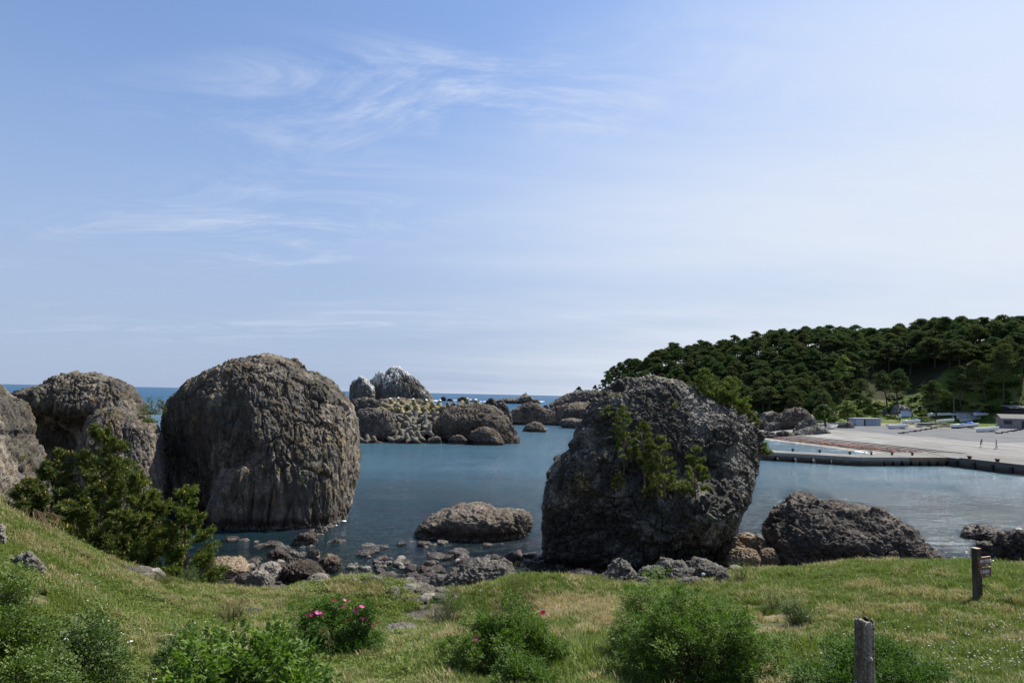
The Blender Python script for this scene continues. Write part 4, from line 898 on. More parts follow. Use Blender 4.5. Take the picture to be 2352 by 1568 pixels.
boat(2223.5,969.5,7.2,D2(16),D2(-6),'white boat with turquoise interior and tilted white motor beside the shed',TURQ,15,motor=WHM,load=[(.1,WHITE,.8)])
boat(2214.5,984.5,9.2,D2(14),D2(-5),'large white boat with navy bottom heaped with blue tarps',BLUEI,16,lower=NAVY,tarp=[(.30,0,1.1),(.18,.1,.8),(-.05,0,.7)],load=[(-.25,GREYI,.9),(-.36,WHITE,.6)],beam=2.2,H=1.15)
boat(2266,993,7.0,D2(14),D2(-6),'white boat with pale green interior and grey motor, nearest the grey hut',PALEG,17,motor=MOT)
boat(2157,957,8.5,D2(8),D2(-3),'white boat with white covers lying behind the leaning pine',WHITE,18,load=[(-.35,WHITE,1.0),(0,WHITE,.9),(-.15,GREYI,.8)])
boat(2262,956.5,9.0,D2(8),D2(-2),'long white boat with blue tarp over its bow behind the grey hut',GREYI,19,tarp=[(-.33,0,1.2)],motor=MOT,load=[(.2,BLUEI,.8),(0,WHITE,.8)],beam=2.0)
boat(2183,957.5,4.6,D2(10),D2(-3),'small dark boat with blue bundle beside the corrugated shed',NAVY,20,lower=NAVY,tarp=[(-.1,0,.8)])
# sleepers laid out in a line, and a jumble of timber
sl_l = [(418,612,90),(483,601,95),(595,585,108),(670,572,112),(765,556,112),(845,545,112),(930,528,115)]
sl_r = [(1958,612,105),(2050,597,100),(2150,580,110),(2192,572,95),(2250,562,100),(2293,553,95),(2325,540,60)]
nm_l = ['lowest', 'second', 'third', 'fourth', 'fifth', 'sixth', 'topmost']
for grp, lst in (('below the net covered boat', sl_l), ('below the grey hut', sl_r)):
    for k, (cx_, cy_, w_) in enumerate(lst):
        px, py = 2009.8 + cx_ / 6.872, 907.3 + cy_ / 6.872; q = on_ground(px, py, h_land, 80); Lm = w_ / 6.872 / FPX * q[1]
        mb = MB(); mb.box((0, 0, .12), (Lm, .35, .24)); tag(mb.build('timber_sleeper', WOODD, loc=(q[0], q[1], q[2] + .12), rot=(0, 0, -.05 + .03 * k)), nm_l[k] + ' dark timber sleeper of the row ' + grp, 'sleeper', 'timber sleepers laid on the slip')
rj = random.Random(8); wl = ['long', 'short', 'crooked', 'weathered', 'pale', 'dark', 'slanting', 'flat', 'thin', 'broken', 'thick', 'stray']
for k in range(12):
    cx_, cy_ = rj.uniform(900, 1230), rj.uniform(455, 525); px, py = 2009.8 + cx_ / 6.872, 907.3 + cy_ / 6.872; q = on_ground(px, py, h_land, 80)
    mb = MB(); mb.box((0, 0, 0), (rj.uniform(2.5, 4.5), .25, .16)); tag(mb.build('timber_beam', WOODP if k in (4, 3, 7, 1) else WOODD, loc=(q[0], q[1], q[2] + .3 + .1 * (k % 3)), rot=(0, rj.uniform(-.08, .05), rj.uniform(-.3, .7))), wl[k] + ' timber in the jumble between the boats', 'timber', 'jumbled timber between the boats')
# ------------------------------------------------------------------ buildings
def at(px, py, y0=80): return on_ground(px, py, h_land, y0)
WALLG = simple('hut_wall', (.24, .215, .215), .9, .08, 1); ROOFG = simple('hut_roof', (.15, .14, .125), .9, .1, 2); TRIMW = simple('white_trim', (.42, .42, .44), .6, .05); DARKW = simple('dark_glass', (.03, .032, .036), .2); DOORM = simple('brown_door', (.045, .028, .03), .6); SHEDW = simple('corrugated_white', (.42, .46, .48), .6, .12, 1.2); SHEDR = simple('rusty_roof', (.12, .08, .06), .9, .3, 2); PALEB = simple('pale_blue_wall', (.30, .36, .42), .8, .1, 1); DKR = simple('dark_roof', (.09, .105, .11), .7, .1, 2)
q = at(2322, 983.5); hut = empty('boat_hut', tuple(q), D2(-14)); tag(hut, 'small grey rendered hut with a gabled roof, dark window and brown door', 'hut')
W_, Dp, Hh = 6.4, 4.4, 3.1     # W_ along x
mb = MB(); mb.box((0, 0, Hh / 2 - .3), (W_, Dp, Hh + .6)); mb.add([(W_/2,-Dp/2,Hh),(W_/2,Dp/2,Hh),(W_/2,0,Hh+1.0),(-W_/2,-Dp/2,Hh),(-W_/2,Dp/2,Hh),(-W_/2,0,Hh+1.0)],[(0,1,2),(3,5,4),(0,2,5,3),(1,4,5,2)]); mb.build('wall', WALLG, hut)
for sgn in (-1, 1):
    mb = MB(); x0, x1 = -W_/2 - .5, W_/2 + .5
    vv = [(x0, sgn*(Dp/2+.5), Hh-.14), (x1, sgn*(Dp/2+.5), Hh-.14), (x1, 0, Hh+1.09), (x0, 0, Hh+1.09)]; vv += [(x, y, z+.14) for x, y, z in vv]
    mb.add(vv, [(3,2,1,0),(4,5,6,7),(0,1,5,4),(2,3,7,6),(1,2,6,5),(0,4,7,3)]); mb.build('roof', ROOFG, hut)
mb = MB(); mb.box((0, -Dp/2-.53, Hh-.10), (W_+1.05, .06, .24)); mb.build('fascia', TRIMW, hut)
mb = MB()
for sgn in (-1, 1): mb.tube([(W_/2+.54, sgn*(Dp/2+.5), Hh-.05), (W_/2+.54, 0, Hh+1.17)], .12, 4)
mb.build('gable_trim', TRIMW, hut)
mb = MB(); mb.box((-W_/2+1.55, -Dp/2-.02, 1.85), (2.2, .08, 1.15)); o = mb.build('window', simple('win_frame', (.10,.09,.09), .6), hut)
mb = MB(); mb.box((-W_/2+1.02, -Dp/2-.07, 1.85), (.96, .03, .98)); mb.build('pane', DARKW, o)
mb = MB(); mb.box((-W_/2+2.08, -Dp/2-.07, 1.85), (.96, .03, .98)); mb.build('pane', DARKW, o)
mb = MB(); mb.box((W_/2-.75, -Dp/2-.02, 1.15), (.95, .08, 2.3)); o = mb.build('door', DOORM, hut)
mb = MB(); mb.box((W_/2-.42, -Dp/2-.09, 1.1), (.06, .06, .12)); mb.build('handle', TRIMW, o)
q = at(2352, 950, 230); dk = empty('net_store', (q[0] + 1, q[1], q[2]), D2(-6)); tag(dk, 'dark boarded building with a pale sheet roof behind the grey hut', 'building')
mb = MB(); mb.box((0, 0, .9), (13, 5, 2.6)); mb.build('wall', simple('dark_boards', (.025, .025, .03), .8), dk); mb = MB(); mb.box((0, 0, 2.35), (14, 6.4, .12), R=Matrix.Rotation(D2(8), 3, 'X')); mb.build('roof', DKR, dk)
for k in range(13): mb = MB(); mb.box((-6 + k, -2.53, .9), (.10, .06, 2.5)); mb.build('batten', BLK, dk)
q = at(2220, 962, 80); sh = empty('store_shed', tuple(q), D2(-5)); tag(sh, 'white panelled shed with rusty flat roof among the boats', 'shed')
wd = 55 / FPX * q[1]
mb = MB(); mb.box((0, 0, 1.2), (wd * .98, 3, 2.6)); mb.build('wall', simple('shed_dark', (.06, .07, .08), .8), sh)
for k in range(4): mb = MB(); mb.box((-wd/2 + (k+.5)*wd*.155, -1.55, 1.25), (wd*.145, .08, 2.5)); mb.build('wall_panel', SHEDW, sh)
mb = MB(); mb.box((wd*.30, -1.55, .75), (wd*.36, .08, 1.4)); mb.build('wall_panel', SHEDW, sh)
mb = MB(); mb.box((0.2, -.2, 2.62), (wd + 1.2, 4.2, .12), R=Matrix.Rotation(D2(4), 3, 'X')); mb.build('roof', SHEDR, sh)
q = at(1993, 978.5, 80); lw = empty('low_store', tuple(q), D2(8)); tag(lw, 'long low pale store with flat white roof behind the guardrail', 'shed'); wd = 62 / FPX * q[1]
mb = MB(); mb.box((0, 1.2, 1.0), (wd, 3, 2.6)); mb.build('wall', PALEB, lw); mb = MB(); mb.box((0, 1.0, 2.4), (wd + .9, 3.8, .2)); mb.build('roof', TRIMW, lw)
mb = MB(); mb.box((-wd*.14, -.32, 1.0), (.5, .06, 2.0)); mb.build('door', BLK, lw)
mb = MB(); mb.box((-wd*.33, -.33, 1.05), (wd*.30, .05, 2.3)); mb.build('shutter', simple('shutter_white', (.45,.46,.48), .6), lw)
# notice board with the cove map
q = at(2081, 966, 80); nb_ = empty('notice_board', tuple(q), D2(4)); tag(nb_, 'large roofed notice board with a pale blue map in front of a boulder', 'notice board'); s_ = q[1] / FPX
BW, BH = 30 * s_, 17 * s_; zb = 8.5 * s_
mb = MB(); mb.box((0, 0, zb + BH/2), (BW, .16, BH)); mb.build('frame', simple('board_brown', (.03, .024, .03), .8), nb_)
mb = MB(); mb.box((0, -.11, zb + BH/2 - .12), (BW*.88, .05, BH*.80)); pn = mb.build('map_panel', simple('map_blue', (.36, .45, .58), .5, .1, .9), nb_)
def bars(parent, lst, mat, nm):
    for x, z, w_, h_ in lst: mb = MB(); mb.box((x, -.145, z), (w_, .012, h_)); mb.build(nm, mat, parent)
bars(nb_, [(BW*.30, zb+BH*.80, BW*.24, .09), (BW*.30, zb+BH*.68, BW*.24, .09), (BW*.32, zb+BH*.56, BW*.16, .05), (-BW*.10, zb+BH*.82, BW*.14, .06)], simple('map_text', (.03,.05,.05), .7), 'text_line')
bars(nb_, [(-BW*.02, zb+BH*.62, BW*.14, BH*.30)], simple('map_sea', (.28,.42,.52), .6), 'map_patch'); bars(nb_, [(BW*.09, zb+BH*.60, BW*.05, BH*.34)], simple('map_green', (.33,.50,.36), .6), 'map_patch')
mb = MB(); mb.box((0, -.10, zb+BH*.955), (BW*.5, .05, .14)); mb.build('title_strip', simple('title_pale', (.34,.34,.36), .6), nb_)
mb = MB(); mb.box((0, 0, zb+BH+.12), (BW*1.12, .7, .16)); mb.build('roof', simple('board_roof', (.16,.13,.12), .8), nb_)
for sx in (-1, 1): mb = MB(); mb.box((sx*BW*.47, .02, zb/2), (.22, .2, zb+.6)); mb.build('leg', bpy.data.materials['board_brown'], nb_)
q = at(2066.5, 967, 80); sg = empty('small_sign', tuple(q)); tag(sg, 'small white two legged sign standing before the notice board', 'sign')
mb = MB(); mb.box((0, -.3, 2.0), (1.0, .06, 1.1)); mb.build('panel', WHITE, sg)
for sx in (-.4, .4): mb = MB(); mb.box((sx, -.3, .7), (.10, .06, 1.5)); mb.build('leg', WHITE, sg)
q = at(2191.7, 960, 80); s_ = q[1] / FPX; mb = MB(); mb.tube([(0, 0, -.3), (0, 0, 46 * s_)], [.14, .09], 8); po = mb.build('utility_pole', simple('pole_grey', (.22, .26, .27), .7), loc=tuple(q)); tag(po, 'slim grey utility pole rising between the boats and the shed', 'pole')
# guardrail
g0, g1 = at(1845, 996.5, 80), at(1940, 981.5, 80); gr = empty('guardrail', tuple(g0)); tag(gr, 'white steel guardrail along the top edge of the slip', 'guardrail')
mb = MB(); dv = Vector(g1 - g0)
for z in (.95, .62): mb.tube([(0, 0, z), tuple(dv + Vector((0, 0, z)))], .13, 6)
mb.build('rail', simple('rail_white', (.6, .62, .63), .4), gr)
for k in range(7): p_ = dv * (k + .3) / 7; mb = MB(); mb.tube([(p_.x, p_.y, p_.z - .3), (p_.x, p_.y, p_.z + 1.0)], .07, 6); mb.build('post', MOT, gr)
# ------------------------------------------------------------------ rocks of the far beach
def lrock(cols, yb, label, mat=ROCK_FAR, seed=1, n=44, amp=.3, dep=.7, group=None):
    q = at((cols[0][0]+cols[-1][0])/2, yb, 120); return far_rock(cols, yb, label, mat, seed, n=n, amp=amp, dep=dep, depth=q[1], name='beach_rock', group=group)
lrock([(1822,992),(1835,978),(1848,966),(1858,958),(1868,955),(1876,962),(1880,975),(1884,990)],994,'slanting dark grey crag above the sandy beach',ROCK_GREY,501,amp=.5)
lrock([(1812,1000),(1830,992),(1850,986),(1872,978),(1890,984),(1902,994)],1000,'low grey crag spreading onto the beach sand',ROCK_GREY,502,amp=.4)
lrock([(1923,981),(1930,972),(1943,968),(1953,969),(1961,976),(1964,982)],984,'rounded brown boulder at the upper end of the guardrail',GREY2,503,amp=.2)
lrock([(2044,970),(2048,945),(2056,933),(2066,929),(2078,933),(2090,944),(2096,962)],958,'big pale topped boulder behind the notice board',PALE,504,amp=.5)
lrock([(2014,958),(2018,948),(2028,943),(2040,946),(2044,956)],954,'grey outcrop in the greenery beside the big pale topped boulder',GREY2,505,amp=.3)
lrock([(1776,975),(1790,958),(1806,945),(1822,940),(1842,942),(1862,950),(1875,965)],985,'brown cliff outcrop beneath the pines above the beach',ROCK_FAR,506,n=60,amp=.7)
for i,c in enumerate([[(1730,985),(1740,970),(1752,962),(1762,970),(1768,985)],[(1745,965),(1758,948),(1775,944),(1788,952),(1796,968)],[(1758,985),(1770,972),(1786,968),(1800,975),(1808,988)],[(1790,975),(1800,962),(1814,958),(1826,966),(1830,980)],
                      [(1735,1000),(1745,992),(1762,990),(1778,995),(1786,1002)],[(1780,1000),(1788,992),(1800,989),(1812,994),(1818,1001)],[(1700,960),(1716,948),(1735,944),(1750,952),(1756,966)],[(1752,1003),(1764,1000),(1780,999),(1790,1004)]]):
    lrock(c, c[-1][1]+2, ['tall grey boulder next to the great dark rock on the far beach','grey boulder at the top of the far boulder pile','broad grey boulder in the middle of the far pile','grey boulder at the sandy side of the pile','flat dark rock at the waterline below the pile','low dark rock on the sand below the pile','shaded boulder under the pines behind the pile','weedy flat rock at the start of the slipway'][i], ROCK_GREY, 510+i, amp=.35, group='boulders on the far beach')
# ------------------------------------------------------------------ leaves and needles
def leaf_mat(name, dark, light, trans=0.35, rough=0.55, scale=1.2, spec=0.25, tcol=None, dry=None):
    m, n = mat_new(name); g = n.new('ShaderNodeNewGeometry'); oi = n.new('ShaderNodeObjectInfo')
    f = n.noise(g.outputs['Position'], scale, 4, .7); r = n.new('ShaderNodeTexWhiteNoise', {0: g.outputs['Position']}, noise_dimensions='3D') if False else None
    f2 = n.math('ADD', n.math('MULTIPLY', f, .7), n.math('MULTIPLY', g.outputs['Random Per Island'], .55))
    col = n.mix(n.ss(f2, .25, .95), (*dark, 1), (*light, 1))
    col = n.mix(n.math('MULTIPLY', oi.outputs['Random'], .35), col, tuple(x * .65 for x in dark) + (1,))
    if dry: col = n.mix(n.math('GREATER_THAN', g.outputs['Random Per Island'], .93), col, (*dry, 1))
    b = n.new('ShaderNodeBsdfPrincipled', {'Base Color': col, 'Roughness': rough, 'Specular IOR Level': spec})
    t = n.new('ShaderNodeBsdfTranslucent', {'Color': n.mix(1.0, col, (1.15, 1.35, .55, 1), 'MULTIPLY')})
    mx = n.new('ShaderNodeMixShader', {0: trans, 1: b.outputs[0], 2: t.outputs[0]}); n.new('ShaderNodeOutputMaterial', {'Surface': mx.outputs[0]}); return m
def bark_mat(name, a, b): return simple(name, tuple((x + y) / 2 for x, y in zip(a, b)), .95, .35, 5, .1)
BARK = bark_mat('pine_bark', (.045, .032, .026), (.12, .09, .07)); TWIG = bark_mat('twig_bark', (.08, .055, .04), (.17, .12, .09))
FARN = [leaf_mat('forest_needles', (.028, .050, .023), (.070, .098, .040), .34, .85, .25, .05), leaf_mat('olive_needles', (.036, .050, .022), (.088, .100, .042), .34, .85, .25, .05)]  # needle greens lifted to stand in for air haze over the headland
LIME = leaf_mat('lime_leaves', (.07, .11, .018), (.18, .24, .045), .3, .6, .4); BROAD = leaf_mat('hill_leaves', (.030, .060, .013), (.10, .155, .032), .3, .6, .4)
NEED = leaf_mat('pine_needles', (.052, .082, .016), (.175, .195, .038), .22, .6, 1.4); NEEDY = leaf_mat('young_pine_needles', (.055, .090, .016), (.175, .205, .040), .25, .6, 1.4)
NEEDD = leaf_mat('dark_pine_needles', (.044, .070, .016), (.155, .175, .038), .2, .6, 1.4)
def unit(v): return v / (np.linalg.norm(v, axis=-1, keepdims=True) + 1e-9)
def leaf_quads(C, Nn, ln, wd, rng, fold=0.0):
    """rhombic leaves at C, lying across the normals Nn"""
    n_ = len(C); r = unit(rng.normal(size=(n_, 3))); a = unit(np.cross(Nn, r)); b = np.cross(Nn, a)
    ln = np.broadcast_to(ln, n_)[:, None]; wd = np.broadcast_to(wd, n_)[:, None]
    V = np.stack([C - a * ln / 2, C + b * wd / 2 - Nn * fold * wd, C + a * ln / 2, C - b * wd / 2 - Nn * fold * wd], 1).reshape(-1, 3)
    return V, np.arange(4 * n_).reshape(-1, 4)
def join(parts):
    Vs, Fs, o = [], [], 0
    for V, F in parts: Vs.append(V); Fs.append(F + o); o += len(V)
    return np.concatenate(Vs), np.concatenate(Fs)
def tubes_np(paths, n=5):
    out = []
    for pts, rad in paths:
        mb = MB(); mb.tube(pts, rad, n, 0, False); out.append((np.array(mb.v), np.array(mb.f)))
    return join(out)
def far_pine(seed, h=11.0, w=3.6, lean=0.0, bare=0.40, pads=36, leaf=.34, per=95):
    rng = np.random.default_rng(seed); rd = random.Random(seed)
    tp = [(lean * (t ** 1.5) * h + .25 * math.sin(t * 3 + seed), .2 * math.sin(t * 4 + seed * 2), t * h) for t in np.linspace(0, 1, 7)]
    paths = [(tp, list(np.linspace(.24, .05, 7)))]; C = []; N_ = []
    for k in range(pads):
        t = bare + (1 - bare) * ((k + rd.random()) / pads) ** .9; i = min(int(t * 6), 5); f = t * 6 - i
        b0 = np.array(tp[i]) * (1 - f) + np.array(tp[i + 1]) * f; a = rd.uniform(0, 6.28); u = (t - bare) / (1 - bare)
        rr_ = w * (0.30 + .70 * math.sin(math.pi * min(1, .25 + u * .80))) * rd.uniform(.35, 1.0) * (1 - .55 * u ** 3)
        b1 = b0 + np.array([math.cos(a) * rr_, math.sin(a) * rr_, rr_ * .22 + rd.uniform(-.3, .3)])
        if k % 2 == 0: paths.append(([tuple(b0), tuple((b0 + b1) / 2 + [0, 0, -.1]), tuple(b1)], [.08, .05, .02]))
        R_ = np.array([1, 1, .85]) * rd.uniform(.75, 1.35) * (w / 3.6)
        q = unit(rng.normal(size=(per, 3))); q[:, 2] = np.abs(q[:, 2]) * .9 - .12
        C.append(b1 + q * R_ * rng.uniform(.55, 1.1, (per, 1))); N_.append(unit(q * .7 + rng.normal(size=(per, 3)) * .6 + [0, 0, .35]))
    C = np.concatenate(C); N_ = np.concatenate(N_); V, F = leaf_quads(C, N_, rng.uniform(.7, 1.3, len(C)) * leaf * 1.5, leaf * .75, rng)
    TV_, TF_ = tubes_np(paths, 5); return (V, F), (TV_, TF_)
FT = []
for k in range(7):
    (V, F), (V2, F2) = far_pine(600 + k, 8.6 + k * .4, 3.7 + .25 * (k % 3), [0, .06, -.05, .1, 0, -.09, .04][k], .30 + .03 * (k % 3))
    Vj, Fj = join([(V, F), (V2, F2)]); FT.append([mesh_np('pine_tree', Vj, Fj, [FARN[j], BARK], False, [0] * len(F) + [1] * len(F2)) for j in (0, 1)])
# the wood on the headland: every tree stands on its own
rf = random.Random(31); cand = []
y = 224.0
while y < 372:
    x = 60.0
    while x < 232:
        X_, Y_ = x + rf.uniform(-2, 2), y + rf.uniform(-2, 2); z = h_land(X_, Y_)
        d = np.array([X_, Y_, z + 4]) - CAM; fw = d @ _f; px = 1176 + FPX * (d @ _r) / fw; py = 784 - FPX * ((d - [0, 0, 4]) @ _u) / fw
        if z > 4.2 and px < 2400 and px > 1330:
            clear = px > 1985 and py > 868 - (px - 1985) * .03
            if not clear: cand.append((X_, Y_, z, px, py))
        x += 6.5
    y += 7.0
# keep the ones the picture shows: nearest first in every narrow strip, and those along the skyline
cand.sort(key=lambda c: c[1]); zb = {}; kept = []
for c in cand:
    b = int(c[3] // 9); top = 784 - FPX * ((np.array([c[0], c[1], c[2] + 9.5]) - CAM) @ _u) / ((np.array([c[0], c[1], c[2] + 9.5]) - CAM) @ _f)
    if top < zb.get(b, 9999) - 1.0 or top < zb.get(b - 1, 9999) - 5: kept.append(c); zb[b] = min(zb.get(b, 9999), top)

while len(kept) > 298: kept.pop(rf.randrange(len(kept)))
for i, (X_, Y_, z, px, py) in enumerate(kept):
    k = rf.randrange(7); s_ = rf.uniform(.82, 1.12)
    if px > 2090: s_ *= 1.12
    o = link('pine_tree', FT[k][rf.random() < .4], loc=(X_, Y_, z - .3), rot=(0, 0, rf.uniform(0, 6.28)), scale=(s_ * 1.3, s_ * 1.3, s_))
    zone = ('at the seaward tip of the headland' if px < 1480 else 'behind the great dark rock' if px < 1700 else 'above the far boulder pile' if px < 1850 else 'above the beach crag' if px < 1960 else 'above the low pale store' if px < 2070 else 'above the notice board' if px < 2180 else 'above the panelled shed' if px < 2270 else 'above the grey hut')
    tier = 'dark pine on the skyline of the wood' if Y_ > 300 - max(0, px - 2050) * .06 else ('dark pine halfway up the wooded slope' if Y_ > 268 else 'dark pine in the lowest rows of the wood')
    tag(o, tier + ' ' + zone, 'tree', 'pines of the headland wood')
LM = {}
def leaf_blob(seed, n_, rx, rz, leaf, mat, stems=4):
    rng = np.random.default_rng(seed); K = max(6, n_ // 60)
    cc = unit(rng.normal(size=(K, 3))) * rng.uniform(.35, .95, (K, 1)) * [rx, rx, rz]; cc[:, 2] = np.abs(cc[:, 2])
    q = unit(rng.normal(size=(n_, 3))); C = cc[rng.integers(0, K, n_)] + q * rng.uniform(.1, .34, (n_, 1)) * [rx, rx, rz * .8]
    C[:, 2] = np.maximum(C[:, 2], 0.02); V, F = leaf_quads(C, unit(q * .6 + rng.normal(size=(n_, 3)) * .5 + [0, 0, .6]), rng.uniform(.7, 1.3, n_) * leaf, leaf * .65, rng)
    paths = []
    for c in cc[:stems * 2]: paths.append(([(0, 0, 0), tuple(c * .5 + [0, 0, .02]), tuple(c)], [rx * .03, rx * .02, rx * .01]))
    V2, F2 = tubes_np(paths, 4); Vj, Fj = join([(V, F), (V2, F2)]); return mesh_np('bush', Vj, Fj, [mat, TWIG], False, [0] * len(F) + [1] * len(F2))
blobs = [leaf_blob(700 + k, 420, 1.6, 1.5, .36, BROAD) for k in range(4)] + [leaf_blob(710, 420, 1.8, 2.2, .36, LIME)]
# broad-leaved scrub on the cleared slope and along the foot of the wood
rs = random.Random(77); nb = 0
scr = [(rs.uniform(2030, 2352), rs.uniform(878, 948)) for _ in range(105)] + [(rs.uniform(1860, 1975), rs.uniform(952, 985)) for _ in range(26)] + [(rs.uniform(1990, 2190), rs.uniform(925, 962)) for _ in range(34)] + [(rs.uniform(1700, 1860), rs.uniform(925, 962)) for _ in range(28)]
for px, py in scr:
    q = on_ground(px, py, h_land, 190, 420, 2.0)
    if q[1] > 400 or q[2] < 2.6: continue
    if 2190 < px < 2230 and py < 915 and rs.random() < .8: continue
    k = 4 if rs.random() < .10 else rs.randrange(4); s_ = rs.uniform(.6, 1.25)
    zone = 'at the foot of the wood behind the far boulder pile' if px < 1860 else 'beside the brown boulder by the guardrail' if px < 1980 else 'on the rise behind the notice board' if px < 2110 else 'on the cleared slope above the panelled shed' if px < 2250 else 'on the cleared slope above the grey hut'
    tag(link('hill_bush', blobs[k], loc=(q[0], q[1], q[2] - .2), rot=(0, 0, rs.uniform(0, 6.28)), scale=(s_ * 1.3, s_ * 1.3, s_ * .8)), ('lime green leafy bush ' if k == 4 else ('large green scrub bush ' if s_ > .95 else 'small green scrub bush ')) + zone, 'bush', 'scrub bushes of the headland')
def own_tree(px, py, label, seed, h, w, lean=0, bare=.4, mat=0, pads=30, y0=150, d=None, name='pine_tree', leafm=None, leaf=.42):
    q = on_ground(px, py, h_land, y0, 420, 1.0) if d is None else P(px, py, y=d)
    (V, F), (V2, F2) = far_pine(seed, h, w, lean, bare, pads, leaf=leaf)
    r = empty(name, tuple(q)); tag(r, label, 'tree')
    link('crown', mesh_np('crown', V, F, [leafm or FARN[mat]], False), r); link('trunk', mesh_np('trunk', V2 * [1.3, 1.3, 1], F2, [BARK], True), r); return r
own_tree(2152,962,'leaning pine with a crooked trunk standing among the boats',801,13,5.2,-.10,.42,1,34)
own_tree(2308,930,'tall pine with a stout dark trunk on the slope above the grey hut',802,21,6.2,.02,.45,1,44)
own_tree(2265,925,'pine with a strongly leaning trunk on the slope behind the long boat',803,15,4.6,-.22,.5,1,30)
own_tree(2205,950,'slender pine rising behind the utility pole',804,17,4.0,.03,.45,1,30)
own_tree(2345,905,'pine at the picture edge above the dark building',805,16,5,.12,.4,0,34)
own_tree(2035,930,'multi stemmed pine above the low pale store',806,12,5,-.12,.35,1,30)
own_tree(2060,930,'dark pine beside the multi stemmed one',807,13,5,.10,.35,0,30)
own_tree(1898,975,'low pine spreading over the crag on the beach',808,10,4.6,-.08,.25,1,28)
own_tree(1830,960,'pine overhanging the brown cliff outcrop',809,10,4.2,-.14,.3,1,28)
own_tree(1937,905,'lime green broad-leaved tree catching the light in the dark wood',810,14,3.6,.0,.35,0,26,d=255,name='broadleaf_tree',leafm=LIME)
own_tree(2010,966,'small lime green tree next to the low pale store',811,4.2,2.2,0,.15,0,20,name='broadleaf_tree',leafm=LIME,leaf=.3)
own_tree(1945,972,'yellow green tree behind the brown boulder by the guardrail',812,7,4.2,.05,.2,0,26,name='broadleaf_tree',leafm=LIME,leaf=.36)
own_tree(1895,985,'dark green tree rooted on the beach crag',813,6.5,3.4,0,.2,0,24,leafm=BROAD,name='broadleaf_tree')
for i, (px, py, h, w, d) in enumerate([(1330,906,3.4,2.4,345),(1356,912,2.4,1.6,340),(1366,905,4.2,2.0,350),(1382,900,6,2.6,360),(1395,898,8,3.2,355)]):
    own_tree(px, py, ['lone round pine on the dark rock point','stunted pine just landward of the lone round pine','small ragged pine at the start of the headland','ragged pine stepping up to the headland wood','first tall pine of the headland wood'][i], 820 + i, h, w, .05, .15, 0, 18, d=d, leaf=.36)
for i, (px, py, h, w, d) in enumerate([(1392,893,9,3.4,362),(1404,888,8,3.4,366),(1416,884,9,3.6,362),(1428,880,9,3.6,358),(1440,872,9,3.6,362),(1424,868,8,3.6,372),(1408,876,8,3.4,374),(1452,866,9,3.6,362)]):
    own_tree(px, py, ['second','third','fourth','fifth','sixth','seventh','eighth','ninth'][i] + ' pine of the headland wood from its seaward tip', 840 + i, h, w, .03, .2, i % 2, 24, d=d, leaf=.36)
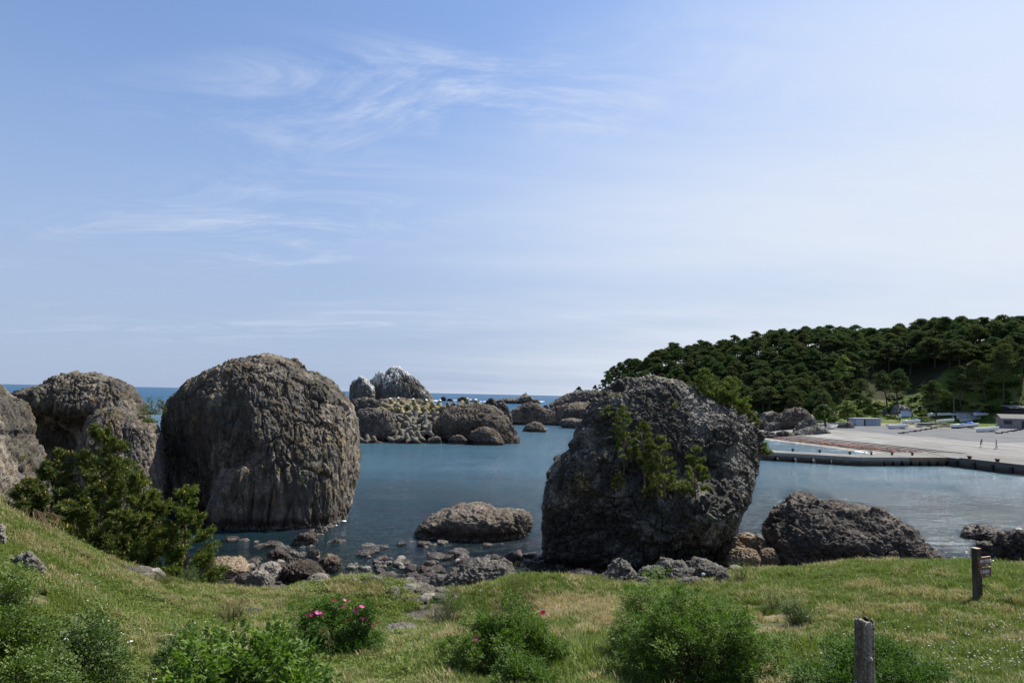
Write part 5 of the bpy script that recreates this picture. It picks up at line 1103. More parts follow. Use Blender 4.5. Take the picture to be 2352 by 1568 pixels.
# ------------------------------------------------------------------ young pines close by
def near_pine(base, h, r, seed, label, mat=NEED, lean=(0, 0), shoots=900, needle=.085, nn=13, cones=60, twist=1.0, first=.12, shape=1.0, cat='tree'):
    rng = np.random.default_rng(seed); rd = random.Random(seed); base = np.array(base)
    pts = [np.array([lean[0] * t ** 1.4 * h + .06 * h * .3 * math.sin(t * 5 + seed), lean[1] * t ** 1.4 * h, t * h]) for t in np.linspace(0, 1, 9)]
    def tr(t): i = min(int(t * 8), 7); f = t * 8 - i; return pts[i] * (1 - f) + pts[i + 1] * f
    paths = [([tuple(p) for p in pts], list(np.linspace(.020 * h, .004 * h, 9)))]; tips = []
    nwh = max(5, int(h * 2.2)); per_b = []
    for k in range(nwh):
        t = first + (.93 - first) * k / (nwh - 1) if nwh > 1 else .5
        for j in range(rd.choice((4, 5, 5, 6))):
            a = rd.uniform(0, 6.28); ln = r * ((1 - t) ** .75 * .95 + .12) * rd.uniform(.55, 1.12) * shape; b0 = tr(min(.98, t + rd.uniform(-.03, .03))); up = .25 + .45 * t + rd.uniform(-.15, .2)
            dr = np.array([math.cos(a), math.sin(a), up]); dr /= np.linalg.norm(dr)
            b1 = b0 + dr * ln * .55; b2 = b0 + dr * ln + [0, 0, ln * .16]; paths.append(([tuple(b0), tuple(b1), tuple(b2)], [.008 * h * (1 - t) + .006, .008, .004])); per_b.append((b0, b1, b2, ln))
    Ls = np.array([b[3] for b in per_b]); Ls = Ls / Ls.sum()
    for k in rng.choice(len(per_b), shoots, p=Ls):
        b0, b1, b2, ln = per_b[k]; t = rd.uniform(.25, 1.0) ** .8; p = (b0 * (1 - t * 2) + b1 * t * 2) if t < .5 else (b1 * (2 - 2 * t) + b2 * (2 * t - 1))
        off = rng.normal(size=3) * .16 * ln * (1.1 - .5 * t); off[2] = off[2] * .6 + .03; d = unit(np.array([(b2 - b0)[0], (b2 - b0)[1], .5 * ln]) + rng.normal(size=3) * .35 * ln); tips.append((p + off, d))
    for _ in range(max(6, shoots // 40)): tips.append((pts[-1] - [0, 0, rd.uniform(0, .22 * h * .5)], unit(np.array([rd.gauss(0, .3), rd.gauss(0, .3), 1.0]))))
    T = np.array([t_[0] for t_ in tips]); D_ = np.array([t_[1] for t_ in tips]); n_ = len(T)
    # every shoot: a brush of needles set round its axis
    Tn = np.repeat(T, nn, 0); Dn = np.repeat(D_, nn, 0); s = rng.uniform(0, 1, (n_ * nn, 1)) * needle * 1.5; R_ = unit(rng.normal(size=(n_ * nn, 3))); R_ = unit(R_ - (R_ * Dn).sum(1, keepdims=True) * Dn)
    nd = unit(Dn * .75 + R_ * .75); root = Tn + Dn * s; tip = root + nd * needle * rng.uniform(.7, 1.15, (n_ * nn, 1)); sd = unit(np.cross(nd, rng.normal(size=nd.shape))) * needle * .11
    V = np.stack([root - sd, root + sd, tip], 1).reshape(-1, 3); F = np.arange(len(V)).reshape(-1, 3)
    ro = empty('young_pine', tuple(base)); tag(ro, label, cat)
    link('needles', mesh_np('needles', V, F, [mat], False), ro); V2, F2 = tubes_np(paths, 5); link('trunk', mesh_np('trunk', V2, F2, [TWIG], True), ro)
    if cones:
        mb = MB()
        for k in rng.choice(n_, min(cones, n_), replace=False):
            p = T[k] + D_[k] * needle * 1.3
            mb.lathe([(.010, -.01), (.040, .01), (.032, .05), (.006, .085)], 5, 0, tuple(p))
        co = mb.build('pollen_cones', bpy.data.materials.get('pollen_cone') or simple('pollen_cone', (.42, .22, .06), .8, .25, 9), ro); co['kind'] = 'stuff'
    return ro
def nb(px, py, d): q = P(px, py, y=d); return (q[0], d, q[2])
def zs(px, d): return max(-.1, h_near(P(px, 1200, y=d)[0], d))
def pine_px(px, ptop, d, r_px, seed, label, zbase=None, **kw):
    x = P(px, 1200, y=d)[0]; zb_ = zs(px, d) if zbase is None else zbase; zt = P(px, ptop, y=d)[2]
    return near_pine((x, d, zb_ - .1), zt - zb_, r_px / FPX * d, seed, label, **kw)
pine_px(228,985,31,112,901,'tallest young pine, full of orange pollen cones, before the square shouldered rock',mat=NEEDD,shoots=4200,cones=170,needle=.145,nn=18,first=.10)
pine_px(118,1035,30,62,902,'narrow young pine against the cliff rock beside the tallest one',mat=NEEDD,shoots=1900,cones=80,needle=.145,nn=18)
pine_px(318,1085,30.5,84,903,'bushy young pine on the sunward flank of the tallest one',mat=NEED,shoots=2900,cones=130,needle=.145,nn=18)
pine_px(60,1105,28,52,904,'small dark pine in front of the cliff rock',mat=NEEDD,shoots=900,cones=40,needle=.135,nn=17)
pine_px(428,1120,30,80,905,'bright green young pine standing apart at the edge of the cove',mat=NEEDY,shoots=2300,cones=90,needle=.145,nn=18,zbase=.8)
pine_px(175,1160,28.5,80,906,'low spreading pine at the lip of the grassy bank',mat=NEEDD,shoots=2300,cones=80,needle=.135,nn=17)
pine_px(270,1180,29,80,907,'low dark pine filling the gap under the tallest pine',mat=NEEDD,shoots=2300,cones=80,needle=.135,nn=17)
# plants rooted on the rocks: find the rock face first
from mathutils.bvhtree import BVHTree
def bvh_of(obs):
    vs, fs, o = [], [], 0
    for ob in obs:
        n_ = len(ob.data.vertices); co = np.empty(n_ * 3, np.float32); ob.data.vertices.foreach_get('co', co); co = co.reshape(-1, 3) + np.array(ob.location)
        vs.append(co); lf = np.empty(len(ob.data.loops), np.int32); ob.data.loops.foreach_get('vertex_index', lf); fs.append(lf.reshape(-1, 4) + o); o += n_
    return BVHTree.FromPolygons(np.concatenate(vs).tolist(), np.concatenate(fs).tolist())
BV = bvh_of([o for o in COL.objects if o.name.startswith(('great_boulder', 'cliff_rock'))])
def hit(px, py):
    d = Vector(ray(px, py)).normalized(); h_ = BV.ray_cast(Vector(CAM), d)
    return None if h_[0] is None else (np.array(h_[0]), np.array(h_[1]))
def rock_pine(px, pb, ptop, r_px, seed, label, **kw):
    h_ = hit(px, pb); p = h_[0] if h_ is not None else P(px, pb, y=kw.pop('d', 42)); kw.pop('d', None); sc = p[1] / FPX
    return near_pine(tuple(p), (pb - ptop) * sc, r_px * sc, seed, label, **kw)
RK = dict(mat=NEEDY, needle=.125, nn=15, cones=14)
rock_pine(1432,1092,938,36,911,'tall thin pine, first of the row on the ledge of the great dark rock',shoots=560,first=.25,**RK)
rock_pine(1478,1128,975,38,912,'pine with a bare lower trunk in the middle of the ledge',shoots=640,first=.28,**{**RK,'mat':NEED})
rock_pine(1524,1140,1008,46,913,'broad low branched pine on the ledge of the great dark rock',shoots=640,first=.08,**{**RK,'mat':NEED})
rock_pine(1598,1142,1035,36,914,'narrow pine at the sunward end of the ledge',shoots=640,first=.1,**RK)
rock_pine(1420,1130,1092,24,915,'small pine tuft low on the ledge beneath the tall thin pine',shoots=110,first=.05,**RK)
rock_pine(1500,1145,1095,34,916,'spreading pine mat at the lip of the ledge',shoots=190,first=.05,**{**RK,'mat':NEED})
rock_pine(1398,962,938,24,917,'small yellow green pine branch high on the shaded shoulder of the great dark rock',shoots=90,first=.05,**RK)
for a in [(1618,915,853,30,921,'upright pine on the shoulder of the great dark rock against the wood'),(1680,935,872,42,922,'wide flat topped pine crowning the shoulder of the great dark rock'),(1655,930,900,40,923,'low pine mat between the two shoulder pines'),(1700,955,925,26,924,'low pine trailing down the sunward shoulder'),(1727,980,950,14,925,'little pine in the grass at the edge of the shoulder'),(1752,1048,1024,16,926,'pine sprig jutting from the sunward flank over the pier')]:
    p = P(a[0], a[1], y=42.5); sc = 42.5 / FPX; near_pine(tuple(p), (a[1]-a[2])*sc, a[3]*sc, a[4], a[5], shoots=int(80+a[3]*11), first=.06, **RK)
GREENB = leaf_mat('rock_plant_leaves', (.035, .060, .014), (.12, .16, .03), .3, .6, 2); OLIVEB = leaf_mat('olive_plant_leaves', (.06, .065, .022), (.16, .15, .055), .3, .6, 2); STRAW = leaf_mat('straw', (.18, .135, .07), (.38, .30, .17), .25, .7, 2)
def rock_bush(px, py, w_px, h_px, seed, label, mat=GREENB, n_=500, leaf=.07, d=None):
    h_ = hit(px, py + h_px * .3); k_ = 0
    while h_ is None and d is None and k_ < 30: k_ += 1; h_ = hit(px, py + h_px * .3 + 2 * k_)
    p = h_[0] if (h_ is not None and d is None) else P(px, py, y=d or 42); sc = p[1] / FPX
    me = leaf_blob(seed, n_, w_px * sc / 2, h_px * sc * .8, leaf, mat); tag(link('rock_shrub', me, loc=tuple(p - np.array([0, .1, h_px * sc * .2]))), label, 'plant')
rock_bush(1340,1085,64,70,941,'olive shrub with dead stems on the shaded shoulder of the great dark rock',OLIVEB,900)
rock_bush(1362,1120,26,26,942,'green sprig hanging below the olive shrub',GREENB,200)
rock_bush(1548,925,22,26,943,'pale green sapling near the top of the great dark rock',LIME,160,.08)
rock_bush(1505,868,18,9,944,'green tuft on the very top of the great dark rock',GREENB,150)
rock_bush(1418,905,44,10,945,'yellow green moss cushion near the top of the great dark rock',OLIVEB,260,.05)
rock_bush(1560,1128,34,14,946,'bright green creeper behind the ledge pines',LIME,200,.06)
rock_bush(1585,1045,18,16,947,'small green shrub above the end pine',GREENB,120)
rock_bush(352,940,56,56,951,'green scrub filling the notch beside the furrowed great rock',GREENB,1500,.09,d=53.5)
rock_bush(374,932,30,34,952,'brown twiggy scrub against the furrowed great rock',OLIVEB,500,.08,d=54.5)
rock_bush(340,966,50,22,953,'green mat hanging over the edge of the square shouldered rock',GREENB,700,.08,d=51)
rock_bush(250,944,44,9,954,'grass strip on the flat top of the square shouldered rock',OLIVEB,350,.07)
rock_bush(373,1000,14,40,955,'climbing green plants down the edge of the square shouldered rock',GREENB,300,.07)
rock_bush(98,1008,60,30,956,'green bush growing out from the cliff rock',OLIVEB,500,.07)
rock_bush(50,1042,44,24,957,'low olive bush on the cliff rock under the jutting one',OLIVEB,360,.06)
rock_bush(724,857,17,16,958,'little bush on the skyline of the furrowed great rock',GREENB,220,.08,d=57)
for i, (px, py, w_) in enumerate([(602,991,12),(652,992,14),(742,1040,20),(709,1077,18),(693,1101,22),(731,1074,26),(506,928,14),(574,1087,16),(725,882,22),(640,1010,10),(790,960,10),(705,1040,12)]):
    rock_bush(px, py, w_, w_ * .8, 960 + i, ['green tuft in the shaded middle furrow','green tuft beside the tan streak','dark green bush on the sunny ledge','bright tuft below the sunny ledge','green patch at the wet hollow','straw and green patch beside the hollow','small tuft high in the shade','tuft on the jutting foot','ochre green patch below the skyline bush','tuft in the upper furrow','straw tuft near the sunny edge','tuft midway to the sunny ledge'][i] + ' of the furrowed great rock', OLIVEB if i in (8, 5, 10) else GREENB, 140, .07)
for i, (px, py, w_) in enumerate([(672,1005,10),(775,1012,9),(640,1075,12),(815,960,9),(352,1020,14),(360,1045,12),(200,985,12)]):
    rock_bush(px, py, w_, w_ * 1.1, 980 + i, ['dry grass wisp on the tan streak of the furrowed great rock','dry grass wisp near the sunny edge of the furrowed great rock','dry grass clump low on the furrowed great rock','straw tuft on the seaward edge of the furrowed great rock','dry grass hanging on the square shouldered rock','lower dry grass on the square shouldered rock','dry grass by the dark cleft'][i], STRAW, 90, .08)
# ------------------------------------------------------------------ near shrubs
ROSE = leaf_mat('rose_leaves', (.030, .072, .013), (.105, .180, .034), .30, .55, 3, .18); ROSE2 = leaf_mat('pale_rose_leaves', (.042, .090, .013), (.145, .215, .040), .32, .55, 3, .18)  # second rose foliage tone, paler and yellower than the first
PINK = leaf_mat('rose_petals', (.42, .03, .20), (.62, .10, .36), .25, .5, 8); MAG = leaf_mat('magenta_petals', (.34, .012, .12), (.48, .03, .20), .25, .5, 8); YEL = simple('stamens', (.60, .42, .05), .7)
DOCK = leaf_mat('meadow_leaves', (.045, .085, .014), (.15, .21, .04), .3, .5, 2, .3); HERB = leaf_mat('herb_leaves', (.035, .070, .018), (.11, .165, .04), .3, .5, 2, .3)
def flower_mesh(mat, s_):
    V, F = [], []
    for k in range(5):
        a = k * 1.2566; c, s = math.cos(a), math.sin(a); b = len(V)
        for r_, w_, z in ((0.0, .0, 0), (.55, .42, .10), (1.0, .50, .32), (1.12, .0, .38)):
            if w_ == 0: V.append((c * r_ * s_, s * r_ * s_, z * s_))
            else:
                for g in (-1, 1): V.append(((c * r_ - s * w_ * g) * s_, (s * r_ + c * w_ * g) * s_, (z + .05) * s_))
        F += [(b, b + 1, b + 2), (b + 1, b + 3, b + 4, b + 2), (b + 3, b + 5, b + 4)]
    b = len(V)
    for k in range(6): V.append((math.cos(k * 1.047) * s_ * .24, math.sin(k * 1.047) * s_ * .24, s_ * .10))
    V.append((0, 0, s_ * .2)); F += [(b + k, b + (k + 1) % 6, b + 6) for k in range(6)]
    return mesh_np('flower', V, F, [mat, YEL], True, [0] * 15 + [1] * 6)
FLW = [flower_mesh(PINK, .048), flower_mesh(MAG, .048), flower_mesh(MAG, .030)]
def compound_leaves(T, D_, rng, ln, nl=5, wd=.55):
    """pinnate leaves: T base points, D_ directions"""
    n_ = len(T); up = unit(rng.normal(size=(n_, 3)) * .38 + [0, 0, 1]); sd = unit(np.cross(D_, up)); up = np.cross(sd, D_); C, A, B, L_ = [], [], [], []
    ln = np.broadcast_to(ln, n_)[:, None]
    for k in range(nl):
        if k == nl - 1: C.append(T + D_ * ln * 1.1); A.append(D_)
        else:
            s = 1 if k % 2 else -1; f = .35 + .5 * (k // 2) / max(1, (nl - 1) // 2 - .0); C.append(T + D_ * ln * f + sd * s * ln * .28); A.append(unit(D_ * .45 + sd * s - up * .25))
        L_.append(np.broadcast_to(ln * .46, (n_, 1)))
    C = np.concatenate(C); A = np.concatenate(A); L_ = np.concatenate(L_); U_ = np.concatenate([up] * nl); B = unit(np.cross(A, U_ + rng.normal(size=U_.shape) * .25)); Nn = np.cross(B, A)
    V = np.stack([C - A * L_ / 2, C + B * L_ * wd / 2 + Nn * L_ * .07, C + A * L_ / 2 - Nn * L_ * .06, C - B * L_ * wd / 2 + Nn * L_ * .07], 1).reshape(-1, 3)
    return V, np.arange(len(V)).reshape(-1, 4)
def rose_bush(px, pbase, ptop, w_px, d, seed, label, mat=ROSE, leaves=3200, ln=.075, K=70, flowers=(), gap=.0, z=None, sep=0, depf=.9, cat='shrub', openness=.18, name='rose_bush', nl=5):
    rng = np.random.default_rng(seed); rd = random.Random(seed); sc = d / FPX; x = P(px, 1300, y=d)[0]; zb_ = h_near(x, d) if z is None else z
    H_ = (P(px, ptop, y=d)[2] - zb_) * 1.06; rx = w_px * sc / 2 * 1.08; ry = rx * depf; leaves = int(leaves * 1.75); openness *= .9; K = int(K * 1.5); ln *= 1.2
    root = empty(name, (x, d, zb_ - .03)); tag(root, label, cat)
    cc = unit(rng.normal(size=(K, 3))); cc[:, 2] = np.abs(cc[:, 2]) * 1.0; rad = rng.uniform(.55, 1.0, (K, 1)) ** .6
    lum = 1 + .30 * perlin(cc * 2.2 + seed, seed)[:, None] * 2
    rad[rng.random(K) < .16] *= 1.22
    cc = cc * rad * lum * np.array([rx * .90, ry * .90, H_ * .86]); cc[:, 2] = cc[:, 2] * .92 + H_ * .10
    cr = rng.uniform(openness * .75, openness * 1.35, K) * max(rx, H_ * .8)
    idx = rng.integers(0, K, leaves); q = unit(rng.normal(size=(leaves, 3))); q[:, 2] = q[:, 2] * .8 + .1
    T = cc[idx] + q * (cr[idx] * rng.uniform(.5, 1.0, leaves))[:, None]; T[:, 2] = np.maximum(T[:, 2], .05)
    Dr = unit(q * .9 + unit(T + [0, 0, .3]) * .35 + rng.normal(size=q.shape) * .35)
    V, F = compound_leaves(T, Dr, rng, ln * rng.uniform(.75, 1.25, leaves), nl)
    paths = []
    for k in range(K):
        b = np.array([rd.uniform(-.25, .25) * rx, rd.uniform(-.25, .25) * ry, 0]); m_ = (b + cc[k]) / 2 + [0, 0, -.04 * H_] + rng.normal(size=3) * .05 * rx
        paths.append(([tuple(b), tuple(m_ * .9), tuple(cc[k])], [.012 * H_ ** .5, .009 * H_ ** .5, .004]))
    if sep:      # the leaves that show one by one are leaves of their own
        V1, F1 = compound_leaves(np.zeros((1, 3)), np.array([[1., 0, 0]]), np.random.default_rng(3), 1.0, 7, .62); lm = mesh_np('leaf', V1, F1, [mat, ], False)
        zord = np.argsort(-(T[:, 2] * 1.0 - T[:, 1] * .6)); top = zord[:sep * 2:2]; keep = np.ones(leaves, bool); keep[top] = False
        for k in top:
            dv = Vector(Dr[k]); e = dv.to_track_quat('X', 'Z').to_euler(); link('leaf', lm, root, loc=tuple(T[k]), rot=e, scale=ln * rd.uniform(.8, 1.3))
        V, F = compound_leaves(T[keep], Dr[keep], rng, ln * rng.uniform(.75, 1.25, int(keep.sum())), nl)
    fo = link('foliage', mesh_np('foliage', V, F, [mat], False), root)
    if sep: fo['kind'] = 'stuff'
    V2, F2 = tubes_np(paths, 4); link('stems', mesh_np('stems', V2, F2, [TWIG], True), root)
    for fx, fy, k in flowers:
        dd = d - ry * .55 - (fy - ptop) / max(1, pbase - ptop) * ry * .3; p = P(fx, fy, y=dd) - np.array([x, d, zb_ - .03])
        link('flower', FLW[k], root, loc=tuple(p), rot=(rd.uniform(.2, 1.1), rd.uniform(-.5, .5), rd.uniform(0, 6)), scale=rd.uniform(.8, 1.15))
    return root
C2 = lambda x, y: (488.1 + x / 4.312, 1292.0 + y / 4.312)      # from a close look at the flowers
fl = [(1210,372,0),(1305,370,0),(1362,385,1),(1290,420,0),(1298,440,0),(1480,438,0),(1462,440,0),(1618,443,2),(1418,472,1),(990,512,1),(1030,497,0),(1075,494,2),(1097,530,1),(845,538,0),(932,515,2),(1348,562,1),(1495,550,2),(952,662,0),(1080,678,1),(1650,592,2),(1592,618,2),(1678,658,2),(1440,440,2),(1558,598,2)]
rose_bush(782,1500,1378,196,15.6,1001,'rose bush dotted with many pink flowers above its black shadow',mat=ROSE,leaves=3400,ln=.085,flowers=[C2(a,b)+(k,) for a,b,k in fl],openness=.15,depf=.75)
rose_bush(1172,1560,1388,248,12.8,1002,'rounded rose bush with just two magenta flowers',mat=ROSE2,leaves=4800,ln=.075,K=90,flowers=[(1247,1407,1),(1094,1466,1),(1157,1511,2)],openness=.14,depf=.8)
rose_bush(1600,1605,1368,365,11.6,1003,'large spreading rose bush below the great dark rock',mat=ROSE2,leaves=7200,ln=.065,K=150,openness=.12,depf=.7)
rose_bush(1495,1470,1330,150,13.6,1004,'upper lobe of rose thicket standing against the pointed grey rock',mat=ROSE2,leaves=2600,ln=.065,K=60,openness=.17,depf=.8)
rose_bush(2020,1590,1488,320,10.2,1005,'dark green rose thicket behind the weathered post',mat=ROSE,leaves=5200,ln=.065,K=110,openness=.14,depf=.7)
rose_bush(1215,1580,1512,150,10.8,1006,'small rose bush hugging the ground below the two flowered one',mat=ROSE2,leaves=1300,ln=.07,K=36,openness=.2)
rose_bush(560,1640,1470,520,4.6,1007,'close rose bush with big glossy leaves at the bottom of the view',mat=ROSE2,leaves=1700,ln=.085,K=90,sep=240,openness=.14,depf=.75,nl=7,z=h_near(-1.8,4.6)-.1)
rose_bush(40,1560,1405,200,8.2,1008,'leafy yellow green bush on the bank under the lower outcrop',mat=DOCK,leaves=2600,ln=.075,K=60,openness=.2,name='leafy_bush')
rose_bush(60,1630,1490,230,6.4,1009,'pale flowered leafy bush at the lower corner',mat=DOCK,leaves=2600,ln=.06,K=60,openness=.2,name='leafy_bush')
rose_bush(210,1480,1412,150,9.8,1010,'broad leaved herbs with white umbels beside the leafy bush',mat=HERB,leaves=1300,ln=.085,K=40,openness=.22,name='leafy_bush')
rose_bush(430,1490,1440,110,11.5,1011,'patch of low green herbs in the meadow',mat=HERB,leaves=600,ln=.08,K=26,openness=.2,name='herb_patch')
rose_bush(30,1395,1300,110,10.5,1012,'leafy creeper between the outcrops of the bank',mat=DOCK,leaves=1300,ln=.07,K=40,openness=.2,name='leafy_bush',depf=.5)
for a in [(436,1330,1298,38,27.5,1013,'small dark shrub beside the flat tan slab',HERB,500,'low_shrub'),(372,1352,1308,56,25,1014,'reddish green shrub at the edge of the bank above the cove',OLIVEB,620,'low_shrub'),(1035,1415,1352,82,24,1015,'low green shrub with dry stems in front of the pitted slab',HERB,1100,'low_shrub'),
          (1190,1380,1318,90,25.5,1016,'brownish green shrub between the pitted slab and the dry grass',OLIVEB,1000,'low_shrub'),(1828,1420,1368,62,18.6,1017,'small dark shrub over the eroded hollow in the turf',HERB,800,'low_shrub'),(1780,1385,1345,66,21,1018,'bright green grass tussock near the eroded hollow',DOCK,500,'low_shrub'),
          (1560,1350,1322,40,25,1019,'green sprigs on the dark shelf rock',DOCK,300,'low_shrub'),(1700,1310,1292,44,28,1020,'green sprigs where the tan slabs meet the turf',DOCK,280,'low_shrub'),(540,1400,1368,60,20,1021,'brown and green weeds above the spur',OLIVEB,400,'low_shrub')]:
    rose_bush(a[0],a[1],a[2],a[3],a[4],a[5],a[6],mat=a[7],leaves=a[8],ln=.06,K=30,openness=.22,name=a[9],nl=3)
# dead stems standing in two of the shrubs
for px, py, d, w_, lb in [(1045,1352,24.2,80,'bundle of dead brown stems behind the low green shrub'),(1180,1325,25.8,90,'dead brown stalks in the brownish green shrub'),(75,1205,24,110,'tangle of dry roots and twigs on the lip of the bank')]:
    rd = random.Random(int(px)); x = P(px, py, y=d)[0]; zb_ = h_near(x, d); ps = []
    for _ in range(60):
        a = rd.uniform(-1, 1) * w_ / 2 * d / FPX; h = rd.uniform(.3, .75); ps.append(([(a, rd.uniform(-.3, .3), 0), (a + rd.uniform(-.12, .12), rd.uniform(-.3, .3), h * .6), (a + rd.uniform(-.3, .3), rd.uniform(-.3, .3), h)], [.009, .007, .004]))
    V2, F2 = tubes_np(ps, 3); tag(link('dead_stems', mesh_np('dead_stems', V2, F2, [simple('dead_stem', (.20, .13, .085), .9, .3, 5)], True), loc=(x, d, zb_)), lb, 'dead stems')
# ------------------------------------------------------------------ the turf: blades set by geometry nodes from tufts kept in the same mesh
def grass_mat():
    m, n = mat_new('grass_blades'); g = n.new('ShaderNodeNewGeometry'); pos = g.outputs['Position']; z = n.new('ShaderNodeSeparateXYZ', {0: pos})
    dry = n.new('ShaderNodeAttribute', attribute_type='INSTANCER', attribute_name='dry').outputs['Fac']
    f = n.noise(pos, 2.0, 4, .7); r = g.outputs['Random Per Island']
    gr = n.mix(n.ss(n.math('ADD', n.math('MULTIPLY', f, .6), n.math('MULTIPLY', r, .5)), .2, .95), (.054, .088, .017, 1), (.175, .210, .048, 1))
    st = n.mix(r, (.17, .125, .065, 1), (.40, .32, .19, 1))
    k = n.math('GREATER_THAN', n.math('ADD', dry, n.math('MULTIPLY', r, .55)), .78); k = n.math('MAXIMUM', k, n.ss(dry, .72, .95))
    col = n.mix(k, gr, st)
    b = n.new('ShaderNodeBsdfPrincipled', {'Base Color': col, 'Roughness': .6, 'Specular IOR Level': .2}); t = n.new('ShaderNodeBsdfTranslucent', {'Color': n.mix(1.0, col, (1.1, 1.3, .6, 1), 'MULTIPLY')})
    mx = n.new('ShaderNodeMixShader', {0: .32, 1: b.outputs[0], 2: t.outputs[0]}); n.new('ShaderNodeOutputMaterial', {'Surface': mx.outputs[0]}); return m
GM = grass_mat()
rng = np.random.default_rng(99); tv, tf, tid = [], [], []; o_ = 0
for k in range(8):
    flat = k >= 6
    nbld = 15 if not flat else 12
    for _ in range(nbld):
        a = rng.uniform(0, 6.28); r0 = rng.uniform(0, .085); L_ = rng.uniform(.55, 1.25) * (.16 if not flat else .13); ln_ = rng.uniform(.2, .95) if not flat else rng.uniform(1.2, 2.4); ba = rng.uniform(0, 6.28); w_ = rng.uniform(.0035, .0065)
        bx, by = r0 * math.cos(ba), r0 * math.sin(ba); dx, dy = math.cos(a), math.sin(a); sx, sy = -dy * w_, dx * w_
        p1 = np.array([bx + dx * L_ * .25 * ln_, by + dy * L_ * .25 * ln_, L_ * (.6 if not flat else .32)]); p2 = np.array([bx + dx * L_ * .7 * ln_, by + dy * L_ * .7 * ln_, L_ * ((1.0 - .25 * ln_) if not flat else .28)])
        tv += [(bx - sx, by - sy, -.01), (bx + sx, by + sy, -.01), (p1[0] + sx * .8, p1[1] + sy * .8, p1[2]), (p1[0] - sx * .8, p1[1] - sy * .8, p1[2]), tuple(p2)]
        tf += [(o_, o_ + 1, o_ + 2, o_ + 3), (o_ + 3, o_ + 2, o_ + 4)]; tid += [k + 1] * 5; o_ += 5
for k in (8, 9, 10):        # broad-leaved weeds growing in the turf
    for _ in range(16):
        a = rng.uniform(0, 6.28); r0 = rng.uniform(.01, .10); hz = rng.uniform(.02, .11); L_ = rng.uniform(.035, .06); w_ = L_ * .32; cx_, cy_ = r0 * math.cos(a), r0 * math.sin(a); b = rng.uniform(0, 6.28); dx, dy = math.cos(b), math.sin(b); up = rng.uniform(-.3, .6)
        tv += [(cx_, cy_, hz), (cx_ + dx * L_ * .5 - dy * w_, cy_ + dy * L_ * .5 + dx * w_, hz + up * L_ * .5), (cx_ + dx * L_, cy_ + dy * L_, hz + up * L_ * .7), (cx_ + dx * L_ * .5 + dy * w_, cy_ + dy * L_ * .5 - dx * w_, hz + up * L_ * .5)]
        tf += [(o_, o_ + 1, o_ + 2, o_ + 3)]; tid += [k + 1] * 4; o_ += 4
NG = 165000
gy_ = rng.uniform(3.2, 35.5, NG); gx_ = rng.uniform(-1, 1, NG) * (gy_ * .80 + .6); gz_ = h_near(gx_, gy_)
nz_ = fbm(np.stack([gx_, gy_, gx_ * 0], 1) * .5, 3, 5); fine_ = fbm(np.stack([gx_, gy_, gx_ * 0], 1) * 1.6, 3, 6)
keep = (gz_ > 1.55 + nz_ * .8) | ((gz_ > 1.25) & (rng.random(NG) < .05))
for px, py, rad in [(1820,1440,.55),(1790,1420,.5),(1720,1395,.5),(1760,1440,.7),(70,1300,.5),(25,1370,.6),(1400,1440,.35),(1260,1415,.5)]:
    c = on_ground(px, py, h_near); keep &= ((gx_ - c[0]) ** 2 + ((gy_ - c[1]) * .8) ** 2 > (rad * (1 + fine_ * .8)) ** 2)
gx_, gy_, gz_, nz_, fine_ = (a[keep] for a in (gx_, gy_, gz_, nz_, fine_)); n_ = len(gx_)
dry = .24 + nz_ * 1.15 + fine_ * .75; scl = 1.0 + .35 * np.clip(nz_ * 2, -1, 1) + .9 * np.clip(fine_ * 2.2, -.35, 1) + gy_ * .012
fy_ = gy_; ppx = 1176 + FPX * gx_ / gy_          # rough columns, to lay out the patches seen from the path
def patch(px, py, rx, ry):
    c = on_ground(px, py, h_near); return np.exp(-(((gx_ - c[0]) / rx) ** 2 + ((gy_ - c[1]) / ry) ** 2))
for px, py, rx, ry, dd, ss_ in [(1290,1395,2.2,2.0,.60,.3),(1500,1430,2.0,2.5,.45,.2),(1720,1440,1.6,1.8,.5,-.2),(620,1370,3,1.5,.18,0),(850,1345,2.0,2.0,.10,.5),(330,1480,1.6,1.6,.40,-.2),(560,1400,2,2,.25,-.1),(1380,1530,1.5,2.0,-.45,1.1),(1840,1500,1.0,1.5,-.4,.9),(1010,1530,1.0,1.6,-.30,.6),
                                (1230,1345,2.6,1.6,-.25,.7),(2050,1310,5,1.6,-.40,.5),(2300,1330,3,2,-.35,.5),(1800,1360,1.5,1.5,-.25,.6),(700,1430,3,3,-.15,0),(500,1540,2,2,-.15,0),(2200,1500,3,2.5,-.12,-.1),(170,1560,1.0,1.0,.35,-.2),(100,1420,2.5,3,-.22,-.1),(300,1400,3,3,-.18,-.1),(450,1480,2.5,3,-.15,-.1),(900,1400,2,1.2,-.1,.4),(1950,1350,3,1.5,.05,-.1),(250,1330,2,3,.18,0)]:
    w_ = patch(px, py, rx, ry); dry += w_ * dd; scl += w_ * ss_
scl = np.clip(scl, .45, 2.6); var = rng.integers(0, 6, n_); fl_ = (dry > .62) & (rng.random(n_) < .7); var[fl_] = rng.integers(6, 8, int(fl_.sum())); hb = (fbm(np.stack([gx_, gy_, gx_ * 0], 1) * .8, 3, 16) + .35 * (ppx < 1000) > .10 + rng.random(n_) * .55); var[hb] = rng.integers(8, 11, int(hb.sum())); dry[hb] -= .5
GV = np.concatenate([np.array(tv), np.stack([gx_, gy_, gz_ - .01], 1)]); nt_ = len(tv)
me = bpy.data.meshes.new('grass'); me.from_pydata(GV.tolist(), [], tf); me.materials.append(GM)
def attr(nm, typ, vals):
    at_ = me.attributes.new(nm, typ, 'POINT'); at_.data.foreach_set('value', vals)
z0 = np.zeros(nt_, np.float32)
